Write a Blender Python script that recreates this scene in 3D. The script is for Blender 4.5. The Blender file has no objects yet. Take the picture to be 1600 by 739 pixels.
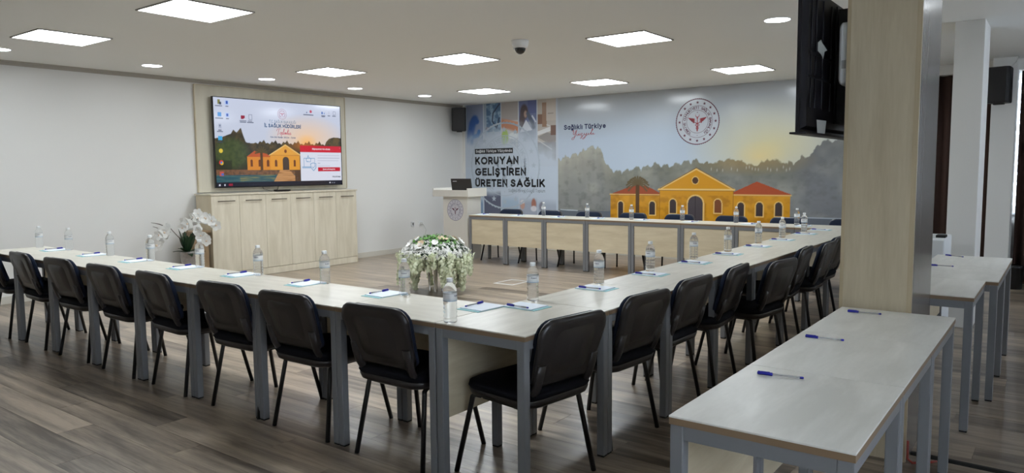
import bpy, bmesh, math, random
import numpy as np
from mathutils import Vector, Matrix
R = math.radians
PI = math.pi
random.seed(7)
rng = np.random.default_rng(11)
scene = bpy.context.scene
COL = scene.collection

# ------------------------------------------------------------------ camera
CAM_H, CAM_YAW, CAM_PITCH, CAM_ROLL, CAM_F = 1.43, -0.6451, 0.0894, -0.009, 1149.15
cd = bpy.data.cameras.new('camera'); cam = bpy.data.objects.new('camera', cd); COL.objects.link(cam)
cy, sy, cp, sp = math.cos(CAM_YAW), math.sin(CAM_YAW), math.cos(CAM_PITCH), math.sin(CAM_PITCH)
fw = Vector((sy*cp, cy*cp, -sp)); rt = Vector((cy, -sy, 0)); up = rt.cross(fw)
rt2 = rt*math.cos(CAM_ROLL) + up*math.sin(CAM_ROLL); up2 = -rt*math.sin(CAM_ROLL) + up*math.cos(CAM_ROLL)
mw = Matrix.Identity(4)
for i in range(3):
    mw[i][0], mw[i][1], mw[i][2] = rt2[i], up2[i], -fw[i]
mw.translation = Vector((0, 0, CAM_H)); cam.matrix_world = mw
cd.sensor_fit = 'HORIZONTAL'; cd.sensor_width = 36.0; cd.lens = 36.0*CAM_F/1600.0
cd.clip_start = 0.05; cd.clip_end = 100
scene.camera = cam
# ------------------------------------------------------------------ world + exposure
world = bpy.data.worlds.new('sky'); scene.world = world; world.use_nodes = True
bg = world.node_tree.nodes['Background']
bg.inputs[0].default_value = (0.80, 0.89, 1.0, 1); bg.inputs[1].default_value = 2.3
vs = scene.view_settings
vs.view_transform = 'Standard'; vs.look = 'None'; vs.gamma = 1.0; vs.use_curve_mapping = False
vs.exposure = 1.58
PANEL_STRENGTH, ROUND_STRENGTH = 8.5, 7.0
SCREEN = 0.30

# ------------------------------------------------------------------ room dimensions (metres)
XL, YB, ZC = -9.366, 10.875, 2.684          # TV wall, mural wall, ceiling
XR, YF = 2.6, -2.6
TZ = 0.74

# ------------------------------------------------------------------ colour + materials
def lin(c):
    return tuple(((v/255.0)/12.92 if v/255.0 <= 0.04045 else ((v/255.0+0.055)/1.055)**2.4) for v in c)
def srgb_lin_np(a):
    a = np.clip(a/255.0, 0, 1)
    return np.where(a <= 0.04045, a/12.92, ((a+0.055)/1.055)**2.4)
MATS = {}
def mat(name, col, rough=0.5, metal=0.0, spec=0.5, trans=0.0, ior=1.45, emit=None, es=0.0, coat=0.0, bump=0.0, bscale=40, var=0.0, vscale=6.0, stretch=(1,1,1)):
    m = bpy.data.materials.new(name); m.use_nodes = True; nt = m.node_tree; b = nt.nodes['Principled BSDF']
    b.inputs['Base Color'].default_value = (*col, 1); b.inputs['Roughness'].default_value = rough
    b.inputs['Metallic'].default_value = metal; b.inputs['Specular IOR Level'].default_value = spec
    b.inputs['Transmission Weight'].default_value = trans; b.inputs['IOR'].default_value = ior
    b.inputs['Coat Weight'].default_value = coat
    if emit: b.inputs['Emission Color'].default_value = (*emit, 1); b.inputs['Emission Strength'].default_value = es
    if bump or var:
        tc = nt.nodes.new('ShaderNodeTexCoord'); mp = nt.nodes.new('ShaderNodeMapping'); mp.inputs['Scale'].default_value = stretch
        nt.links.new(tc.outputs['Object'], mp.inputs['Vector'])
    if bump:
        n = nt.nodes.new('ShaderNodeTexNoise'); n.inputs['Scale'].default_value = bscale
        bp = nt.nodes.new('ShaderNodeBump'); bp.inputs['Strength'].default_value = bump; bp.inputs['Distance'].default_value = 0.002
        nt.links.new(mp.outputs[0], n.inputs['Vector']); nt.links.new(n.outputs[0], bp.inputs['Height']); nt.links.new(bp.outputs[0], b.inputs['Normal'])
    if var:
        n = nt.nodes.new('ShaderNodeTexNoise'); n.inputs['Scale'].default_value = vscale; n.inputs['Detail'].default_value = 4
        mx = nt.nodes.new('ShaderNodeMix'); mx.data_type = 'RGBA'
        mx.inputs[6].default_value = (*[c*(1-var) for c in col], 1); mx.inputs[7].default_value = (*[min(1, c*(1+var)) for c in col], 1)
        nt.links.new(mp.outputs[0], n.inputs['Vector']); nt.links.new(n.outputs[0], mx.inputs[0]); nt.links.new(mx.outputs[2], b.inputs['Base Color'])
    MATS[name] = m
    return m
def wood(name, c1, c2, stretch, scale=6, rough=0.4, spec=0.5, rand=0.0, fine=0.12, bump=0.05, lo=0.3, hi=0.7):
    """laminate with stretched grain; rand adds a tone of its own for every board (Object Info random)"""
    m = bpy.data.materials.new(name); m.use_nodes = True; nt = m.node_tree; b = nt.nodes['Principled BSDF']
    b.inputs['Roughness'].default_value = rough; b.inputs['Specular IOR Level'].default_value = spec
    tc = nt.nodes.new('ShaderNodeTexCoord'); mp = nt.nodes.new('ShaderNodeMapping'); mp.inputs['Scale'].default_value = stretch
    oi = nt.nodes.new('ShaderNodeObjectInfo')
    ad = nt.nodes.new('ShaderNodeVectorMath'); ad.operation = 'MULTIPLY_ADD'
    cmb = nt.nodes.new('ShaderNodeCombineXYZ')
    for i in range(3): nt.links.new(oi.outputs['Random'], cmb.inputs[i])
    nt.links.new(cmb.outputs[0], ad.inputs[0]); ad.inputs[1].default_value = (37, 53, 71); nt.links.new(tc.outputs['Object'], ad.inputs[2])
    nt.links.new(ad.outputs[0], mp.inputs['Vector'])
    n1 = nt.nodes.new('ShaderNodeTexNoise'); n1.inputs['Scale'].default_value = scale; n1.inputs['Detail'].default_value = 3; n1.inputs['Distortion'].default_value = 0.6
    n2 = nt.nodes.new('ShaderNodeTexNoise'); n2.inputs['Scale'].default_value = scale*9; n2.inputs['Detail'].default_value = 5
    nt.links.new(mp.outputs[0], n1.inputs['Vector']); nt.links.new(mp.outputs[0], n2.inputs['Vector'])
    cr = nt.nodes.new('ShaderNodeValToRGB'); cr.color_ramp.elements[0].position = lo; cr.color_ramp.elements[1].position = hi
    cr.color_ramp.elements[0].color = (*c1, 1); cr.color_ramp.elements[1].color = (*c2, 1)
    mx = nt.nodes.new('ShaderNodeMath'); mx.operation = 'MULTIPLY_ADD'; mx.inputs[1].default_value = fine*2
    a0 = nt.nodes.new('ShaderNodeMath'); a0.operation = 'SUBTRACT'; a0.inputs[1].default_value = fine
    nt.links.new(n1.outputs[0], a0.inputs[0]); nt.links.new(n2.outputs[0], mx.inputs[0]); nt.links.new(a0.outputs[0], mx.inputs[2])
    last = mx
    if rand:
        r = nt.nodes.new('ShaderNodeMath'); r.operation = 'MULTIPLY_ADD'; r.inputs[1].default_value = rand
        s = nt.nodes.new('ShaderNodeMath'); s.operation = 'SUBTRACT'; s.inputs[1].default_value = rand/2
        nt.links.new(last.outputs[0], s.inputs[0]); nt.links.new(oi.outputs['Random'], r.inputs[0]); nt.links.new(s.outputs[0], r.inputs[2]); last = r
    nt.links.new(last.outputs[0], cr.inputs[0]); nt.links.new(cr.outputs[0], b.inputs['Base Color'])
    if bump:
        bp = nt.nodes.new('ShaderNodeBump'); bp.inputs['Strength'].default_value = bump; bp.inputs['Distance'].default_value = 0.001
        nt.links.new(n2.outputs[0], bp.inputs['Height']); nt.links.new(bp.outputs[0], b.inputs['Normal'])
    MATS[name] = m
    return m
def emission(name, col, s):
    m = bpy.data.materials.new(name); m.use_nodes = True; nt = m.node_tree; nt.nodes.clear()
    e = nt.nodes.new('ShaderNodeEmission'); e.inputs[0].default_value = (*col, 1); e.inputs[1].default_value = s
    o = nt.nodes.new('ShaderNodeOutputMaterial'); nt.links.new(e.outputs[0], o.inputs[0]); MATS[name] = m
    return m
def printed(name, rough=0.35, emit=0.0, spec=0.5):
    """flat print / screen picture: colour stored on the mesh"""
    m = bpy.data.materials.new(name); m.use_nodes = True; nt = m.node_tree; b = nt.nodes['Principled BSDF']
    at = nt.nodes.new('ShaderNodeAttribute'); at.attribute_name = 'print'
    b.inputs['Roughness'].default_value = rough; b.inputs['Specular IOR Level'].default_value = spec
    if emit:
        b.inputs['Base Color'].default_value = (0.01, 0.01, 0.012, 1)
        nt.links.new(at.outputs['Color'], b.inputs['Emission Color']); b.inputs['Emission Strength'].default_value = emit
    else:
        nt.links.new(at.outputs['Color'], b.inputs['Base Color'])
    MATS[name] = m
    return m

M_wall = mat('painted_wall', (0.74, 0.735, 0.71), 0.6, bump=0.04, bscale=120, spec=0.3)
M_ceil = mat('ceiling_paint', (0.88, 0.885, 0.86), 0.8, spec=0.2)
M_trim = mat('cream_trim', (0.62, 0.59, 0.52), 0.5)
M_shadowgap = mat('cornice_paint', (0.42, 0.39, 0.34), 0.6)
M_floorbase = mat('floor_joint', (0.09, 0.07, 0.058), 0.8)
M_plank = wood('floor_laminate', lin((86, 75, 65)), lin((178, 162, 143)), (0.45, 6.0, 1), 2.6, rough=0.28, spec=0.5, rand=0.36, fine=0.18, bump=0.04, lo=0.24, hi=0.78)
M_top = wood('table_laminate', lin((200, 195, 181)), lin((217, 213, 200)), (1.2, 7, 1), 3, rough=0.3, spec=0.55, rand=0.12)
M_top2 = wood('side_table_laminate', lin((218, 217, 210)), lin((238, 237, 231)), (1.0, 4.5, 1), 2.2, rough=0.32, spec=0.55, rand=0.2)
M_modesty = wood('maple_laminate', lin((203, 189, 160)), lin((218, 206, 179)), (1, 1, 7), 2.5, rough=0.45, rand=0.1)
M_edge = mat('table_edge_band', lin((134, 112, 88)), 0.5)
M_steel = mat('grey_painted_steel', lin((122, 124, 128)), 0.42, spec=0.5)
M_blackplastic = mat('black_plastic', (0.026, 0.023, 0.023), 0.3, spec=0.5, bump=0.12, bscale=300)
M_blackmetal = mat('black_steel_tube', (0.012, 0.012, 0.013), 0.35)
M_fabric = mat('navy_fabric', (0.010, 0.016, 0.034), 0.9, spec=0.25, bump=0.35, bscale=500)
M_seatfab = mat('black_fabric', (0.006, 0.007, 0.011), 0.92, spec=0.2, bump=0.35, bscale=500)
M_rubber = mat('black_rubber', (0.012, 0.012, 0.012), 0.7)
M_cab = wood('cabinet_laminate', lin((204, 195, 174)), lin((220, 212, 193)), (1, 4, 0.5), 3.5, rough=0.42, rand=0.1)
M_cabside = wood('cabinet_side_laminate', lin((196, 182, 154)), lin((210, 198, 172)), (1, 4, 0.5), 3.5, rough=0.45)
M_panel = wood('wall_panel_laminate', lin((202, 196, 178)), lin((212, 206, 188)), (1, 4, 0.4), 2.5, rough=0.5)
M_bronze = mat('dark_bronze', (0.09, 0.07, 0.05), 0.4, 0.7)
M_oak = wood('oak_cladding', lin((168, 153, 127)), lin((208, 196, 170)), (3.2, 3.2, 0.35), 2.6, rough=0.36, spec=0.4, fine=0.16, lo=0.15, hi=0.9)
M_oaktrim = wood('oak_trim', lin((168, 152, 122)), lin((190, 174, 144)), (6.0, 6.0, 0.45), 2.0, rough=0.4)
M_satin = mat('satin_grey_laminate', lin((132, 126, 120)), 0.22, spec=0.7, var=0.14, vscale=3, stretch=(8, 8, 0.35))
M_black = mat('black_gloss', (0.012, 0.012, 0.014), 0.22)
M_tvback = mat('black_tv_back', (0.010, 0.010, 0.014), 0.45, spec=0.35)
M_speaker = mat('speaker_black', (0.016, 0.016, 0.018), 0.55, bump=0.4, bscale=250)
M_white = mat('white_plastic', (0.72, 0.73, 0.73), 0.4)
M_whitebright = mat('white_enamel', (0.80, 0.83, 0.86), 0.3)
M_podium = mat('white_melamine', (0.66, 0.64, 0.59), 0.45, var=0.03, vscale=8)
M_frame = mat('light_frame', (0.34, 0.33, 0.31), 0.5)
M_diff = emission('led_diffuser', (0.925, 0.985, 1.03), PANEL_STRENGTH)
M_diffr = emission('downlight_diffuser', (0.925, 0.985, 1.03), ROUND_STRENGTH)
M_curtain = mat('brown_curtain', (0.055, 0.032, 0.026), 0.85, spec=0.2, bump=0.2, bscale=200)
M_pet = mat('clear_pet', (0.96, 0.98, 0.98), 0.06, trans=0.9, ior=1.11, spec=0.5)
M_cap = mat('white_cap', (0.80, 0.82, 0.82), 0.4)
M_paper = mat('white_paper', (0.80, 0.86, 0.95), 0.6)
M_teal = mat('teal_card', (0.30, 0.58, 0.62), 0.55)
M_blue = mat('blue_plastic', (0.018, 0.02, 0.30), 0.3)
M_penbarrel = mat('clear_pen_barrel', (0.85, 0.86, 0.87), 0.12, trans=0.75, ior=1.12)
M_ink = mat('ink_refill', (0.05, 0.05, 0.07), 0.4)
M_txtblack = mat('print_black', (0.013, 0.014, 0.017), 0.4)
M_txtnavy = mat('print_navy', (0.014, 0.02, 0.085), 0.4)
M_txtred = mat('print_red', (0.33, 0.035, 0.05), 0.4)
M_txtwine = mat('print_wine', (0.11, 0.018, 0.042), 0.4)
M_txtgrey = mat('print_grey', (0.12, 0.13, 0.15), 0.4)
M_txtwhite = mat('print_white', (0.70, 0.72, 0.74), 0.4)
M_faint = mat('print_faint_grey', (0.43, 0.49, 0.565), 0.2)
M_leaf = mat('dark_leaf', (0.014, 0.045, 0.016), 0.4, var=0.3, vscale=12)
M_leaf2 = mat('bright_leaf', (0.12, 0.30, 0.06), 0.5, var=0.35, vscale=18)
M_petal = mat('white_petal', (0.88, 0.88, 0.85), 0.6)
M_petal2 = mat('cream_blossom', (0.82, 0.88, 0.66), 0.65, var=0.15, vscale=20)
M_rose = mat('peach_rose', (0.78, 0.62, 0.46), 0.6, var=0.15, vscale=30)
M_stem = mat('brown_stem', (0.07, 0.05, 0.03), 0.6)
M_silver = mat('silver_pot', (0.40, 0.38, 0.36), 0.35, 0.55, bump=0.6, bscale=60, var=0.3, vscale=45)
M_crystal = mat('crystal', (0.62, 0.60, 0.58), 0.12, 0.6)
M_darkmetal = mat('dark_metal', (0.05, 0.045, 0.04), 0.3, 0.6)
M_brownwood = wood('brown_stand_wood', lin((136, 112, 84)), lin((164, 140, 108)), (2, 2, 0.5), 4, rough=0.45)
M_paperscrap = mat('torn_sticker', (0.52, 0.54, 0.52), 0.6)
M_cable = mat('white_cable', (0.62, 0.61, 0.58), 0.5)
M_redcable = mat('red_cable', (0.25, 0.03, 0.02), 0.5)
M_glassmat = mat('window_glass', (0.95, 0.97, 1.0), 0.02, trans=1.0, ior=1.05)
M_blind = mat('zebra_blind_cloth', (0.82, 0.82, 0.80), 0.8, spec=0.1)
_nt = M_blind.node_tree
_tr = _nt.nodes.new('ShaderNodeBsdfTranslucent'); _tr.inputs[0].default_value = (0.85, 0.85, 0.83, 1)
_ms = _nt.nodes.new('ShaderNodeMixShader'); _ms.inputs[0].default_value = 0.85
_nt.links.new(_nt.nodes['Principled BSDF'].outputs[0], _ms.inputs[1]); _nt.links.new(_tr.outputs[0], _ms.inputs[2])
_nt.links.new(_ms.outputs[0], _nt.nodes['Material Output'].inputs[0])
M_dome = mat('tinted_dome', (0.012, 0.012, 0.013), 0.08, coat=0.5)
M_screentext = emission('screen_navy', lin((40, 84, 130)), SCREEN)
M_screengrey = emission('screen_slate', lin((96, 126, 156)), SCREEN)
M_screenred = emission('screen_pink', lin((196, 70, 100)), SCREEN)
M_screenwhite = emission('screen_white', lin((240, 240, 246)), SCREEN)
M_screenwine = emission('screen_wine', lin((178, 92, 120)), SCREEN)
M_screendark = emission('screen_dark', lin((40, 44, 60)), SCREEN)

# ------------------------------------------------------------------ mesh helpers
class MB:
    def __init__(s): s.v = []; s.f = []; s.sm = []
    def add(s, vs, fs, smooth=False):
        o = len(s.v); s.v += [tuple(p) for p in vs]; s.f += [tuple(i+o for i in f) for f in fs]; s.sm += [smooth]*len(fs); return s
    def box(s, x0, x1, y0, y1, z0, z1):
        v = [(x, y, z) for x in (x0, x1) for y in (y0, y1) for z in (z0, z1)]
        return s.add(v, [(0,1,3,2),(4,6,7,5),(0,4,5,1),(2,3,7,6),(0,2,6,4),(1,5,7,3)])
    def bbox(s, x0, x1, y0, y1, z0, z1, b=0.004):
        """box with chamfered edges"""
        bm = bmesh.new(); bmesh.ops.create_cube(bm, size=1)
        for v in bm.verts: v.co = ((x0+x1)/2+v.co.x*(x1-x0), (y0+y1)/2+v.co.y*(y1-y0), (z0+z1)/2+v.co.z*(z1-z0))
        bmesh.ops.bevel(bm, geom=bm.edges[:], offset=b, segments=2, profile=0.6, affect='EDGES')
        bm.verts.index_update(); s.add([v.co[:] for v in bm.verts], [[v.index for v in f.verts] for f in bm.faces]); bm.free(); return s
    def rings(s, rings, cap0=True, cap1=True, smooth=True, closed=True):
        o = len(s.v); n = len(rings[0])
        vs = [p for r in rings for p in r]; fs = []
        for k in range(len(rings)-1):
            for i in range(n if closed else n-1):
                j = (i+1) % n; fs.append((k*n+i, k*n+j, (k+1)*n+j, (k+1)*n+i))
        s.add(vs, fs, smooth)
        if cap0: s.v_f(tuple(o+i for i in reversed(range(n))))
        if cap1: s.v_f(tuple(o+(len(rings)-1)*n+i for i in range(n)))
        return s
    def v_f(s, f): s.f.append(f); s.sm.append(False)
    def tube(s, pts, r, n=8, cap=True):
        pts = [Vector(p) for p in pts]; rs = r if isinstance(r, (list, tuple)) else [r]*len(pts); rings = []
        t0 = (pts[1]-pts[0]).normalized(); a = Vector((0, 0, 1)) if abs(t0.z) < 0.9 else Vector((1, 0, 0)); u = t0.cross(a).normalized()
        for k, p in enumerate(pts):
            t = (pts[min(k+1, len(pts)-1)]-pts[max(k-1, 0)]).normalized()
            u = (u-t*u.dot(t)).normalized(); w = t.cross(u)
            rings.append([p+(u*math.cos(2*PI*i/n)+w*math.sin(2*PI*i/n))*rs[k] for i in range(n)])
        return s.rings(rings, cap, cap)
    def lathe(s, prof, n=16, c=(0, 0, 0), cap0=True, cap1=True):
        return s.rings([[(c[0]+r*math.cos(2*PI*i/n), c[1]+r*math.sin(2*PI*i/n), c[2]+z) for i in range(n)] for r, z in prof], cap0, cap1)
    def poly_prism(s, pts, a, b, axis):
        """outline pts extruded from a to b along an axis (0,1,2)"""
        def P(p, h):
            q = list(p); q.insert(axis, h); return tuple(q)
        n = len(pts)
        return s.add([P(p, a) for p in pts]+[P(p, b) for p in pts],
                     [tuple(range(n)), tuple(reversed(range(n, 2*n)))]+[(i, i+n, (i+1) % n+n, (i+1) % n) for i in range(n)])
    def xform(s, fn): s.v = [tuple(fn(*p)) for p in s.v]; return s
    def mesh(s, name, m):
        me = bpy.data.meshes.new(name); me.from_pydata(s.v, [], s.f)
        me.polygons.foreach_set('use_smooth', s.sm); me.materials.append(m); me.update()
        bm = bmesh.new(); bm.from_mesh(me); bmesh.ops.recalc_face_normals(bm, faces=bm.faces[:]); bm.to_mesh(me); bm.free()
        return me
    def build(s, name, m, parent=None, off=None, loc=None):
        if off is not None: s.v = [(p[0]-off[0], p[1]-off[1], p[2]-off[2]) for p in s.v]
        return link(name, s.mesh(name, m), parent, loc)
def link(name, me, parent=None, loc=None):
    o = bpy.data.objects.new(name, me); COL.objects.link(o)
    if parent: o.parent = parent
    if loc is not None: o.location = loc
    return o
def tag(o, label=None, cat=None, group=None, kind=None):
    if label: o['label'] = label
    if cat: o['category'] = cat
    if group: o['group'] = group
    if kind: o['kind'] = kind
    return o
def thing(name, label, cat, loc=(0, 0, 0), rz=0.0, group=None):
    o = bpy.data.objects.new(name, None); COL.objects.link(o); o.location = loc; o.rotation_euler = (0, 0, rz); o.empty_display_size = 0.1
    return tag(o, label, cat, group)
def kids(o): return [c for c in CHILD.get(o.name, [])]
CHILD = {}
def index_children():
    CHILD.clear()
    for o in COL.objects:
        if o.parent: CHILD.setdefault(o.parent.name, []).append(o)
def dup(o, parent=None, loc=None, rz=None, label=None):
    """copies a thing with its parts and sub-parts (mesh data shared)"""
    c = o.copy(); COL.objects.link(c)
    if parent: c.parent = parent
    if loc is not None: c.location = loc
    if rz is not None: c.rotation_euler = (0, 0, rz)
    if label: c['label'] = label
    for ch in kids(o): dup(ch, c)
    return c
def structure(name, mb, m, parent=None):
    o = mb.build(name, m, parent)
    if not parent: o['kind'] = 'structure'
    return o
def rrect(w, h, r, n=5):
    """rounded rectangle outline, centred"""
    if not isinstance(r, (list, tuple)): r = [r]*4
    pts = []
    for k, (sx, sy) in enumerate(((1, 1), (-1, 1), (-1, -1), (1, -1))):
        rr = r[k]; cx, cyy = sx*(w/2-rr), sy*(h/2-rr)
        for i in range(n+1):
            a = PI/2*k + PI/2*i/n; pts.append((cx+rr*math.cos(a), cyy+rr*math.sin(a)))
    return pts

# text: a plain sans alphabet drawn as pen strokes; cap height 1, lower case 0.7
def _e(cx, cyy, rx, ry, a0, a1, n=14):
    return [(cx+rx*math.cos(R(a0+(a1-a0)*i/n)), cyy+ry*math.sin(R(a0+(a1-a0)*i/n))) for i in range(n+1)]
_S = [(.58, .82), (.50, .93), (.32, 1.0), (.14, .95), (.04, .82), (.06, .66), (.20, .56), (.42, .47), (.57, .37), (.62, .22), (.53, .07), (.32, 0), (.12, .04), (0, .18)]
_s = [(x*.70, y*.70) for x, y in _S]
_G = _e(.46, .5, .46, .5, 50, 345)+[(.92, .46), (.52, .46)]
_dot = lambda x, y: [(x-.004, y), (x+.004, y)]
_ced = lambda x: [(x, -.03), (x-.02, -.13), (x+.08, -.19), (x+.02, -.29), (x-.10, -.27)]
_brev = lambda x, y: _e(x, y, .17, .14, 195, 345, 8)
_bowl = _e(.27, .35, .27, .35, 0, 360, 20)
GL = {
 'A': [[(0, 0), (.42, 1), (.84, 0)], [(.16, .30), (.68, .30)]], 'B': [[(0, .5), (0, 1), (.32, 1)]+_e(.32, .76, .24, .24, 90, -90)+[(0, .52)], [(0, .52), (.36, .52)]+_e(.36, .26, .26, .26, 90, -90)+[(0, 0), (0, .5)]],
 'C': [_e(.46, .5, .46, .5, 50, 310, 20)], 'D': [[(0, .5), (0, 1), (.32, 1)]+_e(.32, .5, .44, .5, 90, -90)+[(0, 0), (0, .5)]], 'E': [[(.56, 1), (0, 1), (0, 0), (.58, 0)], [(0, .52), (.50, .52)]], 'F': [[(.56, 1), (0, 1), (0, 0)], [(0, .50), (.50, .50)]],
 'G': [_G], 'H': [[(0, 0), (0, 1)], [(.66, 0), (.66, 1)], [(0, .5), (.66, .5)]], 'I': [[(0, 0), (0, 1)]], 'K': [[(0, 0), (0, 1)], [(.62, 1), (.02, .36)], [(.22, .58), (.68, 0)]], 'L': [[(0, 1), (0, 0), (.52, 0)]],
 'M': [[(0, 0), (0, 1), (.42, .30), (.84, 1), (.84, 0)]], 'N': [[(0, 0), (0, 1), (.66, 0), (.66, 1)]], 'O': [_e(.5, .5, .5, .5, 0, 360, 26)], 'P': [[(0, 0), (0, 1), (.34, 1)]+_e(.34, .71, .28, .29, 90, -90)+[(0, .42)]],
 'R': [[(0, 0), (0, 1), (.34, 1)]+_e(.34, .72, .27, .28, 90, -90)+[(0, .44)], [(.32, .44), (.62, 0)]], 'S': [_S], 'T': [[(0, 1), (.66, 1)], [(.33, 1), (.33, 0)]], 'U': [[(0, 1), (0, .36)]+_e(.33, .34, .33, .34, 180, 360)+[(.66, 1)]],
 'Y': [[(0, 1), (.38, .46), (.76, 1)], [(.38, .46), (.38, 0)]], 'Z': [[(0, 1), (.6, 1), (0, 0), (.62, 0)]],
 'a': [_bowl, [(.56, 0), (.56, .70)]], 'b': [_bowl, [(-.02, 0), (-.02, 1)]], 'c': [_e(.27, .35, .27, .35, 48, 312)], 'd': [_bowl, [(.56, 0), (.56, 1)]], 'e': [[(.02, .36)]+[(.54, .36)]+_e(.27, .35, .27, .35, 5, 312, 18)],
 'f': [[(.12, 0), (.12, .76)]+_e(.32, .78, .20, .22, 175, 85, 6), [(0, .66), (.32, .66)]], 'g': [_bowl, [(.56, .70), (.56, .0)]+_e(.29, -.04, .27, .22, 0, -150, 10)], 'k': [[(0, 0), (0, 1)], [(.46, .70), (.03, .28)], [(.18, .42), (.50, 0)]], 'l': [[(0, 0), (0, 1)]],
 'm': [[(0, 0), (0, .70)], _e(.20, .42, .20, .28, 180, 0, 8)+[(.40, 0)], _e(.60, .42, .20, .28, 180, 0, 8)+[(.80, 0)]], 'n': [[(0, 0), (0, .70)], _e(.24, .42, .24, .28, 180, 0, 10)+[(.48, 0)]], 'o': [_bowl], 'p': [_bowl, [(-.02, .70), (-.02, -.28)]],
 'r': [[(0, 0), (0, .70)], _e(.26, .40, .26, .30, 180, 80, 8)], 's': [_s], 't': [[(.14, .92), (.14, .20)]+_e(.32, .20, .18, .20, 180, 285, 6), [(0, .68), (.34, .68)]], 'u': [[(0, .70), (0, .26)]+_e(.24, .26, .24, .26, 180, 360, 10), [(.48, .70), (.48, 0)]],
 'v': [[(0, .7), (.26, 0), (.52, .7)]], 'x': [[(0, 0), (.48, .7)], [(0, .7), (.48, 0)]], 'y': [[(0, .70), (.27, .03)], [(.54, .70), (.20, -.16), (.10, -.26), (0, -.26)]], 'z': [[(0, .70), (.46, .70), (0, 0), (.48, 0)]],
 '0': [_e(.32, .5, .32, .5, 0, 360, 22)], '2': [_e(.30, .70, .29, .30, 165, -20, 10)+[(.52, .50), (0, 0), (.62, 0)]], '4': [[(.46, 0), (.46, 1), (0, .28), (.64, .28)]], '6': [[(.50, 1), (.16, .55)]+_e(.31, .31, .31, .31, 150, 510, 18)],
 '.': [_dot(0, .0)], ',': [[(.03, .04), (-.03, -.16)]], '-': [[(0, .38), (.32, .38)]]}
GL['ı'] = [[(0, 0), (0, .70)]]; GL['i'] = GL['ı']+[_dot(0, .98)]; GL['İ'] = GL['I']+[_dot(0, 1.26)]; GL['Ü'] = GL['U']+[_dot(.17, 1.26), _dot(.49, 1.26)]; GL['ü'] = GL['u']+[_dot(.11, .98), _dot(.38, .98)]
GL['Ğ'] = GL['G']+[_brev(.48, 1.36)]; GL['ğ'] = GL['g']+[_brev(.28, 1.08)]; GL['Ş'] = GL['S']+[_ced(.32)]; GL['ş'] = GL['s']+[_ced(.22)]; GL['ç'] = GL['c']+[_ced(.28)]
CAP = 1.0
def ribbon(P, t, V, F):
    """polyline of width t with mitred joints and square ends"""
    P = [Vector(p) for p in P]; P = [p for i, p in enumerate(P) if i == 0 or (p-P[i-1]).length > 1e-6]; n = len(P)
    closed = n > 3 and (P[0]-P[-1]).length < 1e-4
    if closed: P = P[:-1]; n -= 1
    d = [(P[(i+1) % n]-P[i]).normalized() for i in range(n if closed else n-1)]; o = len(V)
    for i, p in enumerate(P):
        if closed: a, b = d[i-1], d[i]
        else: a, b = d[max(i-1, 0)], d[min(i, n-2)]
        m = a+b; m = m.normalized() if m.length > 1e-3 else b; nn = Vector((-m.y, m.x)); c = max(0.45, nn.dot(Vector((-b.y, b.x)))); q = p
        if not closed and i == 0: q = p-b*t/2
        if not closed and i == n-1: q = p+a*t/2
        V += [tuple(q+nn*(t/2/c)), tuple(q-nn*(t/2/c))]
    for i in range(n if closed else n-1):
        j = (i+1) % n; F.append((o+2*i, o+2*i+1, o+2*j+1, o+2*j))
_tc = {}
def glyphs(s, bold=0.0, shear=0.0):
    key = (s, bold, shear)
    if key in _tc: return _tc[key]
    t = 0.085 if bold < 0 else 0.12 if bold < 0.008 else 0.185 if bold < 0.025 else 0.215 if bold < 0.04 else 0.25
    V, F, x = [], [], 0.0
    for ch in s:
        if ch == ' ': x += 0.38; continue
        o = len(V)
        for L in GL[ch]: ribbon([(px*(1.0-t*0.35)+t/2, t/2+py*(1-t)) for px, py in L], t, V, F)
        x1 = max(p[0] for p in V[o:]); x0 = min(p[0] for p in V[o:])
        for i in range(o, len(V)): V[i] = (V[i][0]-x0+x+shear*V[i][1], V[i][1])
        x += x1-x0+0.115+0.05*(t < 0.13)
    _tc[key] = (np.array(V) if V else np.zeros((0, 2)), F); return _tc[key]
def text_mb(mb, s, o, u, w, width=None, height=None, bold=0.0, shear=0.0, align='l', h_ref=None):
    """text with baseline start o, reading along u, up along w; scaled to a width and/or cap height"""
    v, f = glyphs(s, bold, shear)
    if not len(v): return mb
    mn, mx = v.min(0), v.max(0)
    sx = sy_ = 1.0
    if height: sy_ = sx = height/CAP
    if width:
        sx = width/(mx[0]-mn[0])
        if not height: sy_ = sx
    x0 = {'l': mn[0], 'c': (mn[0]+mx[0])/2, 'r': mx[0]}[align]
    o, u, w = Vector(o), Vector(u), Vector(w)
    return mb.add([o+u*((p[0]-x0)*sx)+w*(p[1]*sy_) for p in v], f)

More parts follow.
